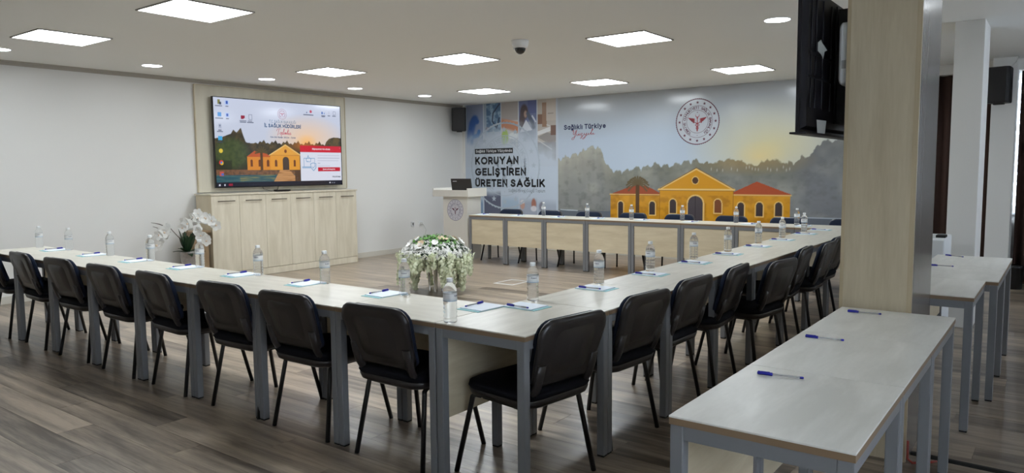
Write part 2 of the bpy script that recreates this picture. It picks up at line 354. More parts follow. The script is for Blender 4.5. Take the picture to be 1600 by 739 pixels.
# ------------------------------------------------------------------ picture painter (flat prints and the screen)
class Paint:
    def __init__(s, u0, u1, v0, v1, res, base):
        s.nu, s.nv = int(round((u1-u0)/res))+1, int(round((v1-v0)/res))+1
        s.u, s.v = np.linspace(u0, u1, s.nu), np.linspace(v0, v1, s.nv)
        s.U, s.V = np.meshgrid(s.u, s.v); s.c = np.empty((s.nv, s.nu, 3)); s.c[:] = base
    def blend(s, a, col): s.c = s.c*(1-a[..., None])+np.asarray(col, float)*a[..., None]
    def mask(s, pts):
        ins = np.zeros(s.U.shape, bool); n = len(pts)
        for i in range(n):
            x1, y1 = pts[i]; x2, y2 = pts[(i+1) % n]
            if y1 == y2: continue
            c = ((s.V >= min(y1, y2)) & (s.V < max(y1, y2))); xi = x1+(s.V-y1)*(x2-x1)/(y2-y1); ins ^= c & (s.U < xi)
        return ins
    def poly(s, pts, col, a=1.0): s.blend(s.mask(pts)*a, col)
    def rect(s, u0, u1, v0, v1, col, a=1.0): s.blend(((s.U >= u0) & (s.U <= u1) & (s.V >= v0) & (s.V <= v1))*a, col)
    def ell(s, cu, cv, ru, rv, col, a=1.0, soft=0.15):
        d = np.sqrt(((s.U-cu)/ru)**2+((s.V-cv)/rv)**2); s.blend(np.clip((1-d)/soft, 0, 1)*a, col)
    def line(s, pts, wd, col, a=1.0):
        m = np.zeros(s.U.shape)
        for (x1, y1), (x2, y2) in zip(pts, pts[1:]):
            L2 = (x2-x1)**2+(y2-y1)**2+1e-12; t = np.clip(((s.U-x1)*(x2-x1)+(s.V-y1)*(y2-y1))/L2, 0, 1)
            d = np.hypot(s.U-x1-t*(x2-x1), s.V-y1-t*(y2-y1)); m = np.maximum(m, np.clip((wd/2-d)/(wd*0.3)+0.5, 0, 1))
        s.blend(m*a, col)
    def noise(s, su, sv, seed, oct=3):
        r = np.random.default_rng(seed); out = np.zeros(s.U.shape); amp = 1.0; tot = 0
        for k in range(oct):
            gu, gv = int((s.u[-1]-s.u[0])/su)+3, int((s.v[-1]-s.v[0])/sv)+3; g = r.random((gv, gu))
            fu, fv = (s.u-s.u[0])/su, (s.v-s.v[0])/sv; iu, iv = np.floor(fu).astype(int), np.floor(fv).astype(int)
            tu, tv = fu-iu, fv-iv; tu, tv = tu*tu*(3-2*tu), tv*tv*(3-2*tv)
            a = g[np.ix_(iv, iu)]; b = g[np.ix_(iv, iu+1)]; c = g[np.ix_(iv+1, iu)]; d = g[np.ix_(iv+1, iu+1)]
            out += amp*((a*(1-tu)+b*tu)*(1-tv[:, None])+(c*(1-tu)+d*tu)*tv[:, None]); tot += amp; amp *= 0.5; su /= 2; sv /= 2
        return out/tot
    def build(s, name, m, fn, parent=None, gain=1.0, flip=False):
        """fn(u, v) -> local xyz arrays"""
        P = np.stack(fn(s.U, s.V), -1).reshape(-1, 3); n = s.nu*s.nv
        idx = np.arange(n).reshape(s.nv, s.nu)
        q = np.stack([idx[:-1, :-1], idx[:-1, 1:], idx[1:, 1:], idx[1:, :-1]], -1).reshape(-1, 4)
        if flip: q = q[:, ::-1]
        me = bpy.data.meshes.new(name); me.vertices.add(n); me.vertices.foreach_set('co', P.astype(np.float32).ravel())
        k = len(q); me.loops.add(4*k); me.loops.foreach_set('vertex_index', q.astype(np.int32).ravel())
        me.polygons.add(k); me.polygons.foreach_set('loop_start', np.arange(0, 4*k, 4, dtype=np.int32))
        me.update(calc_edges=True)
        at = me.attributes.new('print', 'FLOAT_COLOR', 'POINT')
        c = np.ones((n, 4), np.float32); c[:, :3] = np.clip(srgb_lin_np(s.c.reshape(-1, 3))*gain, 0, 1); at.data.foreach_set('color', c.ravel())
        me.materials.append(m)
        return link(name, me, parent)

def emblem(mats, put, r, parent, names=('ring', 'lettering', 'winged_staff'), disc=None, single=False):
    """round ministry crest: rope ring, sixteen stars, lettering in a circle, winged staff; put(x, y, layer) -> local xyz"""
    N = 96
    def ann(mb, r0, r1, layer):
        mb.add([put(rr*math.cos(2*PI*i/N), rr*math.sin(2*PI*i/N), layer) for rr in (r0, r1) for i in range(N)],
               [(i, (i+1) % N, N+(i+1) % N, N+i) for i in range(N)])
    if disc:
        mb = MB(); mb.add([put(r*0.985*math.cos(2*PI*i/N), r*0.985*math.sin(2*PI*i/N), 0) for i in range(N)], [tuple(range(N))]); mb.build('disc', disc, parent)
    mb = MB(); ann(mb, r*0.965, r, 1); ann(mb, r*0.685, r*0.70, 1); ann(mb, r*0.485, r*0.50, 1)
    for i in range(64):                                            # rope notches outside the ring
        a = 2*PI*i/64; mb.add([put(r*k*math.cos(a+d), r*k*math.sin(a+d), 1) for k, d in ((0.99, -0.025), (1.012, 0.0), (1.012, 0.03), (0.99, 0.025))], [(0, 1, 2, 3)])
    def star(cx, cyy, q):
        pts = [(cx, cyy)]+[(cx+q*(1 if k % 2 == 0 else 0.42)*math.sin(PI*k/5), cyy+q*(1 if k % 2 == 0 else 0.42)*math.cos(PI*k/5)) for k in range(10)]
        mb.add([put(x, y, 1) for x, y in pts], [(0, i+1, (i+1) % 10+1) for i in range(10)])
    for k in range(16):
        a = 2*PI*k/16; star(r*0.83*math.sin(a), r*0.83*math.cos(a), r*0.075)
    star(0, r*0.40, r*0.035); star(0, -r*0.60, r*0.025)
    if not single: mb.build(names[0], mats[0], parent); mb = MB()
    s = 'TÜRKİYE CUMHURİYETİ SAĞLIK BAKANLIĞI'
    a0, a1 = R(-146), R(146)
    for i, ch in enumerate(s):
        if ch == ' ': continue
        a = a0+(a1-a0)*i/(len(s)-1); v, f = glyphs(ch, 0.02)
        cx = (v[:, 0].min()+v[:, 0].max())/2; h = r*0.115/CAP; pts = []
        for x, y in v:
            x, y = (x-cx)*h, r*0.54+y*h; pts.append(put(x*math.cos(a)+y*math.sin(a), -x*math.sin(a)+y*math.cos(a), 1))
        mb.add(pts, f)
    if not single: mb.build(names[1], mats[0], parent); mb = MB()
    def q(pts): mb.add([put(x*r, y*r, 1) for x, y in pts], [tuple(range(len(pts)))])
    for sgn in (1, -1):                                            # wings: four feathers a side
        for (x0, x1, yt, yb) in ((0.09, 0.43, 0.155, 0.10), (0.09, 0.38, 0.105, 0.045), (0.09, 0.32, 0.05, -0.005), (0.10, 0.25, 0.0, -0.045)):
            q([(sgn*x0, yt-0.045), (sgn*(x0+0.06), yt-0.015), (sgn*x1, yt+0.035), (sgn*(x1-0.04), yb+0.03), (sgn*(x0+0.1), yb-0.02)])
    q([(-0.014, 0.13), (0.014, 0.13), (0.024, -0.30), (0, -0.46), (-0.024, -0.30)])
    mb.add([put(r*(0.035*math.cos(2*PI*i/12)), r*(0.155+0.035*math.sin(2*PI*i/12)), 1) for i in range(12)], [tuple(range(12))])
    for sgn in (1, -1):                                            # the two coils
        P = [(sgn*0.10*math.cos(t*0.55)*(1-t/9.0)*(1 if True else 0), -0.02-0.05*t) for t in np.linspace(0, 8, 33)]
        P = [(sgn*(0.115-0.012*t)*math.cos(t*PI/2.6), -0.015-0.052*t) for t in np.linspace(0, 7.6, 33)]
        for (xa, ya), (xb, yb) in zip(P, P[1:]):
            d = Vector((xb-xa, yb-ya)).normalized()*0.016; q([(xa-d.y, ya+d.x), (xa+d.y, ya-d.x), (xb+d.y, yb-d.x), (xb-d.y, yb+d.x)])
    T = np.linspace(R(-215), R(35), 17)                              # crescent, open upward
    mb.add([put(r*0.095*math.cos(t), r*(0.275+0.095*math.sin(t)), 1) for t in T]+[put(r*0.077*math.cos(t), r*(0.292+0.08*math.sin(t)), 1) for t in T],
           [(i, i+1, 18+i, 17+i) for i in range(16)])
    mb.build(names[2], mats[1], parent)

# ================================================================== STRUCTURE
fl = structure('floor', MB().box(XL-0.1, XR+0.1, YF-0.1, YB+0.1, -0.05, -0.004), M_floorbase)
structure('ceiling', MB().box(XL-0.1, XR+0.1, YF-0.1, YB+0.1, ZC, ZC+0.08), M_ceil)
structure('wall_left', MB().box(XL-0.1, XL, YF-0.1, YB+0.1, -0.05, ZC), M_wall)
structure('wall_front', MB().box(XL, XR, YF-0.1, YF, -0.05, ZC), M_wall)
# mural wall; right of the mural it has a window between the curtains
w = MB(); w.box(XL, -0.76, YB, YB+0.1, -0.05, ZC); w.box(-0.76, 1.5, YB, YB+0.1, -0.05, 0.80); w.box(-0.76, 1.5, YB, YB+0.1, 2.56, ZC); w.box(1.5, XR, YB, YB+0.1, -0.05, ZC)
structure('wall_back', w, M_wall)
# right-hand wall; two unseen windows, placed and sized to daylight tables and pillar
UNSEEN_WIN = [(-1.8, 1.9), (6.6, 8.4)]
w = MB(); yy = YF
for a, b in UNSEEN_WIN:
    w.box(XR, XR+0.1, yy, a, -0.05, ZC); w.box(XR, XR+0.1, a, b, -0.05, 0.9); w.box(XR, XR+0.1, a, b, 2.45, ZC); yy = b
w.box(XR, XR+0.1, yy, YB, -0.05, ZC); structure('wall_right', w, M_wall)
k = 1
for a, b in UNSEEN_WIN:  # frames and panes of the added, unseen windows
    w = MB(); w.box(XR+0.02, XR+0.08, a, a+0.05, 0.9, 2.45).box(XR+0.02, XR+0.08, b-0.05, b, 0.9, 2.45).box(XR+0.02, XR+0.08, a+0.05, b-0.05, 0.9, 0.95).box(XR+0.02, XR+0.08, a+0.05, b-0.05, 2.4, 2.45).box(XR+0.02, XR+0.08, (a+b)/2-0.03, (a+b)/2+0.03, 0.95, 2.4)
    o = structure('window_%d' % k, w, M_whitebright); MB().box(XR+0.045, XR+0.05, a+0.05, b-0.05, 0.95, 2.4).build('pane', M_glassmat, o); k += 1
w = MB(); w.box(-0.76, -0.70, YB+0.03, YB+0.09, 0.80, 2.56).box(1.44, 1.5, YB+0.03, YB+0.09, 0.80, 2.56).box(-0.70, 1.44, YB+0.03, YB+0.09, 0.80, 0.86).box(-0.70, 1.44, YB+0.03, YB+0.09, 2.5, 2.56).box(0.44, 0.50, YB+0.03, YB+0.09, 0.86, 2.5)
o = structure('window_%d' % k, w, M_whitebright); MB().box(-0.70, 1.44, YB+0.055, YB+0.06, 0.86, 2.5).build('pane', M_glassmat, o)
structure('baseboard_left', MB().bbox(XL, XL+0.016, YF, 5.32, 0, 0.085, 0.003).bbox(XL, XL+0.016, 7.83, YB, 0, 0.085, 0.003), M_trim)
structure('baseboard_back', MB().bbox(XL+0.016, XR, YB-0.016, YB, 0, 0.085, 0.003), M_trim)
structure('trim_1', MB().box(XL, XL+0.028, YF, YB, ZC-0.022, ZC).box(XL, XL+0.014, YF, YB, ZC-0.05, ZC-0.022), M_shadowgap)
# plain pillars on the right: one in the room, one against the mural wall
structure('trim_2', MB().bbox(-0.835, -0.61, 7.55, 8.06, 0, ZC, 0.006), M_wall)
structure('trim_3', MB().bbox(-0.745, -0.505, 10.35, YB, 0, ZC, 0.006), M_wall)
structure('trim_4', MB().box(-1.5, XR, 10.62, YB, 2.56, ZC), M_wall)          # pelmet above the curtains
# floor planks run along X: nearest 300 as boards of their own, the rest joined
PW, PLN = 0.192, 1.285
def vis(p):
    d = Vector(p)-mw.translation; z = d.dot(fw)
    if z < 0.3: return None
    x, y = 800+CAM_F*d.dot(rt2)/z, 369.5-CAM_F*d.dot(up2)/z
    return z if -260 < x < 1860 and y < 900 else None
cells = []
row = 0; y = YF+0.02
while y+PW < YB:
    x = XL - (row*0.37 % 1)*PLN
    while x < XR:
        a, b = max(x, XL), min(x+PLN, XR)
        if b-a > 0.03:
            ds = [vis((xx, yy2, 0)) for xx in (a, (a+b)/2, b) for yy2 in (y, y+PW)]; ds = [d for d in ds if d]
            cells.append((min(ds) if ds else 99+abs(y), a, b, y))
        x += PLN
    row += 1; y += PW
cells.sort(); G = 0.0007
full = MB().box(G, PLN-G, G, PW-G, -0.004, 0.0).mesh('plank', M_plank); far = MB()
for i, (d, a, b, yy2) in enumerate(cells):
    if i < 298:
        if b-a > PLN-1e-4: link('plank', full, fl, (a, yy2, 0))
        else: MB().box(G, b-a-G, G, PW-G, -0.004, 0.0).build('plank', M_plank, fl, loc=(a, yy2, 0))
    else: far.box(a+G, b-G, yy2+G, yy2+PW-G, -0.004, 0.0)
tag(far.build('plank', M_plank, fl), kind='stuff')

# ================================================================== CEILING LIGHTS
def panel_light(x, y, label):
    t = thing('ceiling_panel_light', label, 'ceiling light', (x, y, ZC), 0, 'square ceiling panel lights')
    h = 0.30; z0, z1 = -0.010, 0.0
    f = MB(); f.box(-h-0.012, h+0.012, -h-0.012, -h, z0, z1).box(-h-0.012, h+0.012, h, h+0.012, z0, z1).box(-h-0.012, -h, -h, h, z0, z1).box(h, h+0.012, -h, h, z0, z1)
    f.build('frame', M_frame, t); MB().box(-h, h, -h, h, -0.006, -0.003).build('diffuser', M_diff, t)
for x, y, lab in [(-7.43, 3.03, 'square white ceiling light panel above the left end of the left table row'),
                  (-5.44, 3.19, 'large square white ceiling light panel cut by the top edge of the photo'),
                  (-7.43, 6.14, 'square white ceiling light panel in front of the wall television'),
                  (-5.49, 6.38, 'square white ceiling light panel left of the dome camera'),
                  (-3.42, 6.46, 'square white ceiling light panel right of the dome camera'),
                  (-7.41, 9.16, 'square white ceiling light panel nearest the corner speaker'),
                  (-5.43, 9.34, 'square white ceiling light panel in front of the two-line mural slogan'),
                  (-3.34, 9.34, 'square white ceiling light panel right of and above the mural crest'),
                  (-3.40, 3.20, 'square white ceiling light panel above the near corner of the tables')]:
    panel_light(x, y, lab)
def round_light(x, y, label):
    t = thing('round_downlight', label, 'ceiling light', (x, y, ZC), 0, 'round downlights')
    MB().lathe([(0.104, -0.001), (0.104, -0.006), (0.112, -0.008), (0.114, 0.0)], 28, cap0=False, cap1=False).build('trim_ring', M_white, t)
    MB().lathe([(0.104, -0.005), (0.104, -0.002)], 28).build('diffuser', M_diffr, t)
for x, y, lab in [(-8.57, 2.90, 'round white downlight at the left edge of the photo'), (-8.55, 4.44, 'round white downlight left of and above the wall panel'),
                  (-8.64, 6.04, 'round white downlight above the television'), (-8.62, 7.56, 'round white downlight above the right end of the television'),
                  (-8.60, 9.05, 'round white downlight nearest the corner speaker'), (-2.02, 6.45, 'round white downlight beside the television on the oak column'), (0.02, 6.6, 'unseen round white downlight added to brighten the oak column side')]:  # last one is out of view, added for the bright reflection on the column
    round_light(x, y, lab)
t = thing('dome_camera', 'white ceiling dome camera with black glass dome', 'security camera', (-4.29, 5.86, ZC))
MB().lathe([(0.085, 0), (0.085, -0.012), (0.078, -0.05), (0.062, -0.075)], 24).build('housing', M_white, t)
MB().lathe([(0.055, -0.07), (0.055, -0.082), (0.050, -0.098), (0.036, -0.118), (0.015, -0.13), (0.002, -0.132)], 20).build('dome', M_dome, t)
tag(MB().box(-0.052, -0.040, -0.045, 0.02, -0.088, -0.074).build('infrared_window', M_whitebright, t), 'pale clip beside the dome')

# ================================================================== TV WALL
PX = XL+0.026
t = thing('wall_panel', 'pale wood panel fixed to the wall behind the television', 'wall panel', (XL, 6.68, 0))
MB().bbox(0.0, 0.026, 5.405-6.68, 7.955-6.68, 1.17, 2.61, 0.003).build('board', M_panel, t)
MB().box(0.0, 0.034, 5.395-6.68, 5.405-6.68, 1.17, 2.615).box(0.0, 0.034, 7.955-6.68, 7.965-6.68, 1.17, 2.615).box(0.0, 0.034, 5.405-6.68, 7.955-6.68, 2.61, 2.62).build('edge_trim', M_cabside, t)

# television
TX = XL+0.11; TY0, TY1, TZ0, TZ1 = 5.605, 7.80, 1.228, 2.468
tv = thing('wall_television', 'huge flat television showing a desktop with yellow house wallpaper', 'television', (TX, 6.70, TZ0))
def tl(mb): return mb
O = (TX, 6.70, TZ0)
b = 0.010
f = MB(); f.box(TX-0.035, TX+0.004, TY0, TY0+b, TZ0, TZ1).box(TX-0.035, TX+0.004, TY1-b, TY1, TZ0, TZ1).box(TX-0.035, TX+0.004, TY0+b, TY1-b, TZ0, TZ0+0.016).box(TX-0.035, TX+0.004, TY0+b, TY1-b, TZ1-b, TZ1)
f.build('bezel', M_black, tv, O)
MB().box(TX-0.04, TX-0.008, TY0+b, TY1-b, TZ0+0.016, TZ1-b).box(TX-0.078, TX-0.04, TY0+0.4, TY1-0.4, TZ0+0.2, TZ1-0.25).build('back_case', M_tvback, tv, O)
S = Paint(TY0+b, TY1-b, TZ0+0.016, TZ1-b, 0.0062, (200, 208, 226))
k = np.clip((S.V-1.85)/0.6, 0, 1); S.blend(0.75*k, (206, 214, 236)); S.blend(np.clip(1-np.hypot((S.U-7.15)/0.75, (S.V-1.95)/0.36), 0, 1)**0.9*0.95, (246, 206, 168))
S.blend(np.clip(1-np.hypot((S.U-7.13)/0.22, (S.V-1.87)/0.14), 0, 1), (255, 190, 110))
tn = S.noise(0.10, 0.08, 3); nf = S.noise(0.03, 0.03, 5)
tree = [(TY0, 1.90), (5.72, 1.92), (5.80, 1.95), (5.86, 1.97), (5.90, 2.03), (5.95, 1.99), (6.02, 2.06), (6.05, 1.96), (6.09, 1.86), (6.2, 1.845)]
for i in range(24):
    u = 6.25+i*0.066; tree += [(u, 1.862+0.022*((i*7) % 3)), (u+0.033, 1.842+0.012*((i*5) % 3))]
tree = [q for q in tree if q[0] < 7.48]+[(7.50, 1.90), (7.56, 1.95), (7.66, 1.975), (TY1, 1.965), (TY1, 1.40), (TY0, 1.40)]
m = S.mask(tree)
S.blend(m*1.0, (58, 52, 38)); S.blend(m*np.clip((tn-0.42)*3, 0, 1)*0.8, (112, 92, 52)); S.blend(m*np.clip((nf-0.5)*4, 0, 1)*0.5, (34, 34, 26))
S.blend(m*np.clip(1-np.hypot((S.U-7.1)/0.4, (S.V-1.83)/0.12), 0, 1), (190, 110, 40))
S.ell(5.86, 1.70, 0.30, 0.24, (74, 86, 48), 1.0, 0.3); S.blend(m*(np.hypot((S.U-5.86)/0.3, (S.V-1.7)/0.24) < 1)*np.clip((nf-0.4)*3, 0, 1)*0.7, (52, 64, 38))
S.rect(TY0, 5.86, 1.30, 1.60, (40, 44, 30), 0.7)
S.rect(TY0, TY1, 1.26, 1.40, (44, 84, 96)); wn = S.noise(0.2, 0.012, 9)
S.blend(((S.V < 1.40))*np.clip((wn-0.45)*4, 0, 1)*0.8, (88, 120, 112)); S.blend(((S.V < 1.40) & (S.U > 5.98) & (S.U < 6.55))*np.clip((wn-0.4)*3, 0, 1)*0.7, (170, 140, 70))
S.rect(TY0, TY1, 1.40, 1.475, (124, 88, 62)); S.blend(((S.V > 1.40) & (S.V < 1.475))*np.clip((nf-0.45)*4, 0, 1)*0.7, (76, 62, 50))
S.rect(6.10, 6.48, 1.472, 1.655, (214, 138, 44)); S.poly([(6.09, 1.655), (6.50, 1.655), (6.36, 1.74), (6.22, 1.74)], (188, 84, 40))
S.rect(6.48, 6.995, 1.47, 1.69, (226, 156, 52)); S.poly([(6.465, 1.685), (7.01, 1.69), (6.745, 1.838)], (228, 164, 66)); S.line([(6.465, 1.683), (6.745, 1.838), (7.01, 1.688)], 0.014, (246, 206, 130)); S.line([(6.48, 1.683), (7.0, 1.686)], 0.008, (170, 110, 40))
S.ell(6.745, 1.745, 0.024, 0.028, (120, 60, 30)); S.rect(6.69, 6.80, 1.47, 1.62, (70, 56, 50)); S.ell(6.745, 1.62, 0.055, 0.045, (70, 56, 50))
for u in (6.17, 6.30, 6.44, 6.575, 6.90): S.rect(u-0.02, u+0.02, 1.52, 1.60, (110, 58, 30)); S.ell(u, 1.60, 0.02, 0.02, (110, 58, 30))
S.rect(6.315, 6.355, 1.47, 1.74, (86, 60, 36))
for a in range(9): S.line([(6.335, 1.73), (6.335+0.10*math.cos(a*PI/8), 1.73+0.075*math.sin(a*PI/8)-0.02*abs(math.cos(a*PI/8)))], 0.02, (84, 72, 40))
S.poly([(6.52, 1.29), (7.0, 1.29), (6.80, 1.47), (6.64, 1.47)], (196, 146, 96)); S.blend(S.mask([(6.52, 1.29), (7.0, 1.29), (6.80, 1.47), (6.64, 1.47)])*np.clip((wn-0.5)*3, 0, 1), (150, 104, 66))
S.rect(6.90, 7.0, 1.29, 1.47, (86, 62, 44))
S.rect(TY0, TY1, 1.235, 1.30, (28, 30, 44))
S.rect(7.005, TY1-b, 1.300, 1.735, (222, 226, 240)); S.rect(7.005, TY1-b, 1.735, 1.835, (206, 24, 48)); S.rect(7.33, 7.76, 1.445, 1.51, (196, 20, 48))
bl = (120, 162, 200)
S.line([(7.07, 1.52), (7.07, 1.645), (7.27, 1.645), (7.27, 1.54)], 0.009, bl); S.line([(7.04, 1.515), (7.19, 1.515), (7.19, 1.50), (7.04, 1.50), (7.04, 1.515)], 0.009, bl)
S.line([(7.24, 1.575), (7.19, 1.56), (7.20, 1.50), (7.245, 1.455), (7.29, 1.50), (7.295, 1.56), (7.24, 1.575)], 0.010, bl); S.line([(7.22, 1.515), (7.24, 1.495), (7.275, 1.535)], 0.009, bl)
S.line([(7.11, 1.63), (7.12, 1.595), (7.19, 1.59), (7.20, 1.64), (7.16, 1.655), (7.15, 1.69), (7.135, 1.65), (7.11, 1.63)], 0.009, bl)
for v in (1.69, 1.65, 1.61): S.line([(7.33, v), (7.75-0.02*(v < 1.62), v)], 0.010, (176, 182, 200), 0.8)
S.line([(7.33, 1.57), (7.37, 1.57)], 0.010, (176, 182, 200)); S.line([(7.33, 1.53), (7.56, 1.53)], 0.008, (186, 190, 206))
# desktop icons
def icon(u, v, cols):
    for (du, dv, w2, h2, c) in cols: S.rect(u+du-w2, u+du+w2, v+dv-h2, v+dv+h2, c)
icon(5.70, 2.40, [(0, 0, 0.018, 0.03, (130, 130, 70)), (0.02, -0.02, 0.014, 0.018, (60, 70, 90))]); icon(5.82, 2.395, [(0, 0, 0.035, 0.032, (186, 206, 246)), (0, 0, 0.014, 0.02, (50, 90, 180))])
icon(5.70, 2.23, [(0, 0, 0.028, 0.028, (70, 150, 220))]); icon(5.82, 2.225, [(0, 0, 0.035, 0.032, (186, 206, 246)), (0, 0, 0.014, 0.02, (50, 90, 180))])
icon(5.70, 2.07, [(0, 0, 0.022, 0.03, (176, 184, 206)), (0, 0.005, 0.008, 0.012, (110, 120, 150))]); icon(5.70, 1.905, [(0, 0, 0.03, 0.028, (70, 170, 226))])
S.ell(5.70, 1.735, 0.032, 0.032, (226, 200, 70)); S.ell(5.70, 1.575, 0.036, 0.036, (214, 60, 50)); S.ell(5.708, 1.565, 0.026, 0.026, (226, 190, 60)); S.ell(5.70, 1.575, 0.016, 0.016, (70, 130, 226))
icon(5.70, 1.42, [(0, 0, 0.03, 0.03, (190, 90, 80)), (0.01, -0.01, 0.018, 0.014, (80, 110, 190))])
icon(6.06, 2.205, [(0, 0, 0.032, 0.024, (150, 26, 60)), (0.02, -0.02, 0.012, 0.010, (214, 214, 226))]); S.line([(6.155, 2.25), (6.155, 2.18), (6.205, 2.18), (6.205, 2.25), (6.155, 2.25)], 0.006, (110, 116, 140))
S.ell(7.15, 2.335, 0.010, 0.012, (70, 80, 140)); S.ell(7.225, 2.352, 0.022, 0.024, (196, 70, 100)); icon(7.46, 2.345, [(-0.02, 0, 0.015, 0.02, (60, 110, 190)), (0.02, -0.008, 0.012, 0.014, (120, 150, 210))])
icon(7.57, 2.352, [(0, 0, 0.012, 0.022, (196, 202, 222))]); S.line([(7.655, 2.375), (7.655, 2.325), (7.70, 2.325), (7.70, 2.375), (7.655, 2.375)], 0.006, (130, 134, 156))
for u, v, w2 in [(5.695, 2.345, .05), (5.82, 2.345, .018), (5.695, 2.175, .055), (5.82, 2.175, .018), (5.70, 2.015, .02), (5.70, 1.995, .04), (6.06, 2.16, .05), (6.06, 2.14, .045), (6.17, 2.16, .03), (6.175, 2.14, .048), (7.15, 2.30, .06), (7.24, 2.30, .03), (7.46, 2.30, .035), (7.46, 2.285, .025), (7.57, 2.305, .02), (7.67, 2.305, .03), (5.695, 1.855, .04)]:
    S.line([(u-w2, v), (u+w2, v)], 0.010, (60, 66, 92), 0.9)
for u in (5.66, 5.74): icon(u, 1.268, [(0, 0, 0.011, 0.012, (214, 218, 230))])
icon(5.83, 1.268, [(0, 0, 0.03, 0.014, (150, 40, 60))]); icon(7.55, 1.268, [(0, 0, 0.012, 0.008, (220, 220, 230)), (0.05, 0, 0.010, 0.006, (150, 154, 170)), (0.09, 0, 0.012, 0.006, (150, 154, 170))])
S.blend(np.clip(1-np.hypot((S.U-6.14)/0.55, (S.V-2.415)/0.035), 0, 1)*0.0, (255, 255, 255))
M_screen = printed('screen_picture', 0.12, SCREEN)
S.build('screen', M_screen, lambda u, v: (np.full(u.shape, 0.0005), u-O[1], v-O[2]), tv, 1.0)
TX1 = 0.0015; ty = (0, 1, 0); tz = (0, 0, 1)
def tvtext(s, u, v, m, width=None, height=None, bold=0.0, shear=0.0, align='c', name='lettering'):
    mb = MB(); text_mb(mb, s, (TX1, u-O[1], v-O[2]), ty, tz, width, height, bold, shear, align); return mb.build(name, m, tv)
tvtext('T.C. SAĞLIK BAKANLIĞI', 6.715, 2.152, M_screengrey, 0.46, 0.040)
tvtext('İL SAĞLIK MÜDÜRLERİ', 6.718, 2.085, M_screentext, 0.63, 0.052, 0.03)
tvtext('04-06 Nisan 2024 - İzmir', 6.715, 1.935, M_screentext, 0.44, 0.024, 0.01)
tvtext('Bilgisayarınız risk altında', 7.40, 1.775, M_screenwhite, 0.34, 0.026, 0.015)
tvtext('Şimdi etkinleştirin', 7.54, 1.467, M_screenwhite, 0.24, 0.022, 0.012)
tvtext('McAfee', 7.765, 1.348, M_screendark, 0.16, 0.026, 0.015, align='r')
tvtext('x', 7.765, 1.80, M_screenwhite, None, 0.018)
def strokes(mb, lines, wd, put):
    for L in lines:
        # smooth by Catmull-Rom
        P = [Vector(p) for p in L]; Q = []
        for i in range(len(P)-1):
            p0, p1, p2, p3 = P[max(i-1, 0)], P[i], P[i+1], P[min(i+2, len(P)-1)]
            for k in range(5):
                q = k/5.0; Q.append(0.5*((2*p1)+(p2-p0)*q+(2*p0-5*p1+4*p2-p3)*q*q+(3*p1-p0-3*p2+p3)*q**3))
        Q.append(P[-1])
        vs2 = []
        for i, p in enumerate(Q):
            d = (Q[min(i+1, len(Q)-1)]-Q[max(i-1, 0)])
            d = d.normalized() if d.length > 1e-9 else Vector((1, 0)); n = Vector((-d.y, d.x))*wd*(0.65+0.35*abs(d.y))
            vs2 += [put(*(p+n)), put(*(p-n))]
        mb.add(vs2, [(2*i, 2*i+1, 2*i+3, 2*i+2) for i in range(len(Q)-1)])
# handwritten words as pen strokes
TOPL = [[(0.0, 0.60), (0.15, 0.95), (0.45, 1.0), (0.95, 1.0)], [(0.50, 1.0), (0.36, 0.5), (0.22, 0.0), (0.05, -0.1)],
        [(0.80, 0.42), (0.66, 0.30), (0.66, 0.08), (0.82, 0.08), (0.90, 0.36), (0.80, 0.42), (1.0, 0.34)], [(1.02, 0.42), (0.90, -0.35)], [(1.0, 0.30), (1.16, 0.44), (1.22, 0.20), (1.06, 0.06), (1.3, 0.12)],
        [(1.3, 0.12), (1.56, 0.95), (1.48, 0.95), (1.34, 0.2), (1.45, 0.08), (1.6, 0.35), (1.72, 0.38), (1.6, 0.1), (1.74, 0.1), (1.84, 0.4), (1.82, 0.1), (1.92, 0.35), (2.0, 0.35), (1.98, 0.1), (2.1, 0.12)],
        [(2.1, 0.12), (2.38, 1.0), (2.22, 0.25), (2.3, 0.08), (2.5, 0.4), (2.45, 0.1), (2.6, 0.08), (2.75, 0.4), (2.85, 0.3), (2.76, 0.05), (3.0, 0.15)], [(2.15, 0.62), (2.6, 0.7)]]
mb = MB(); strokes(mb, TOPL, 0.035, lambda x, y: (TX1, 6.605-O[1]+x*0.085, 1.985-O[2]+y*0.085)); mb.build('handwriting', M_screenred, tv)
emblem((M_screenwine, M_screenred), lambda x, y, l: (TX1+0.0004*l, 6.708-O[1]+x, 2.285-O[2]+y), 0.078, tv, ('crest_ring', 'crest_lettering', 'crest_staff'))
MB().tube([(TX-0.03, 6.35, TZ0+0.02), (TX-0.02, 6.36, TZ0-0.03), (TX+0.03, 6.44, TZ0-0.06), (TX+0.08, 6.55, 1.167)], 0.004, 6).tube([(TX-0.03, 6.62, TZ0+0.02), (TX-0.01, 6.60, TZ0-0.03), (TX+0.05, 6.52, TZ0-0.055), (TX+0.09, 6.62, 1.167)], 0.004, 6).build('cable', M_black, tv, O)

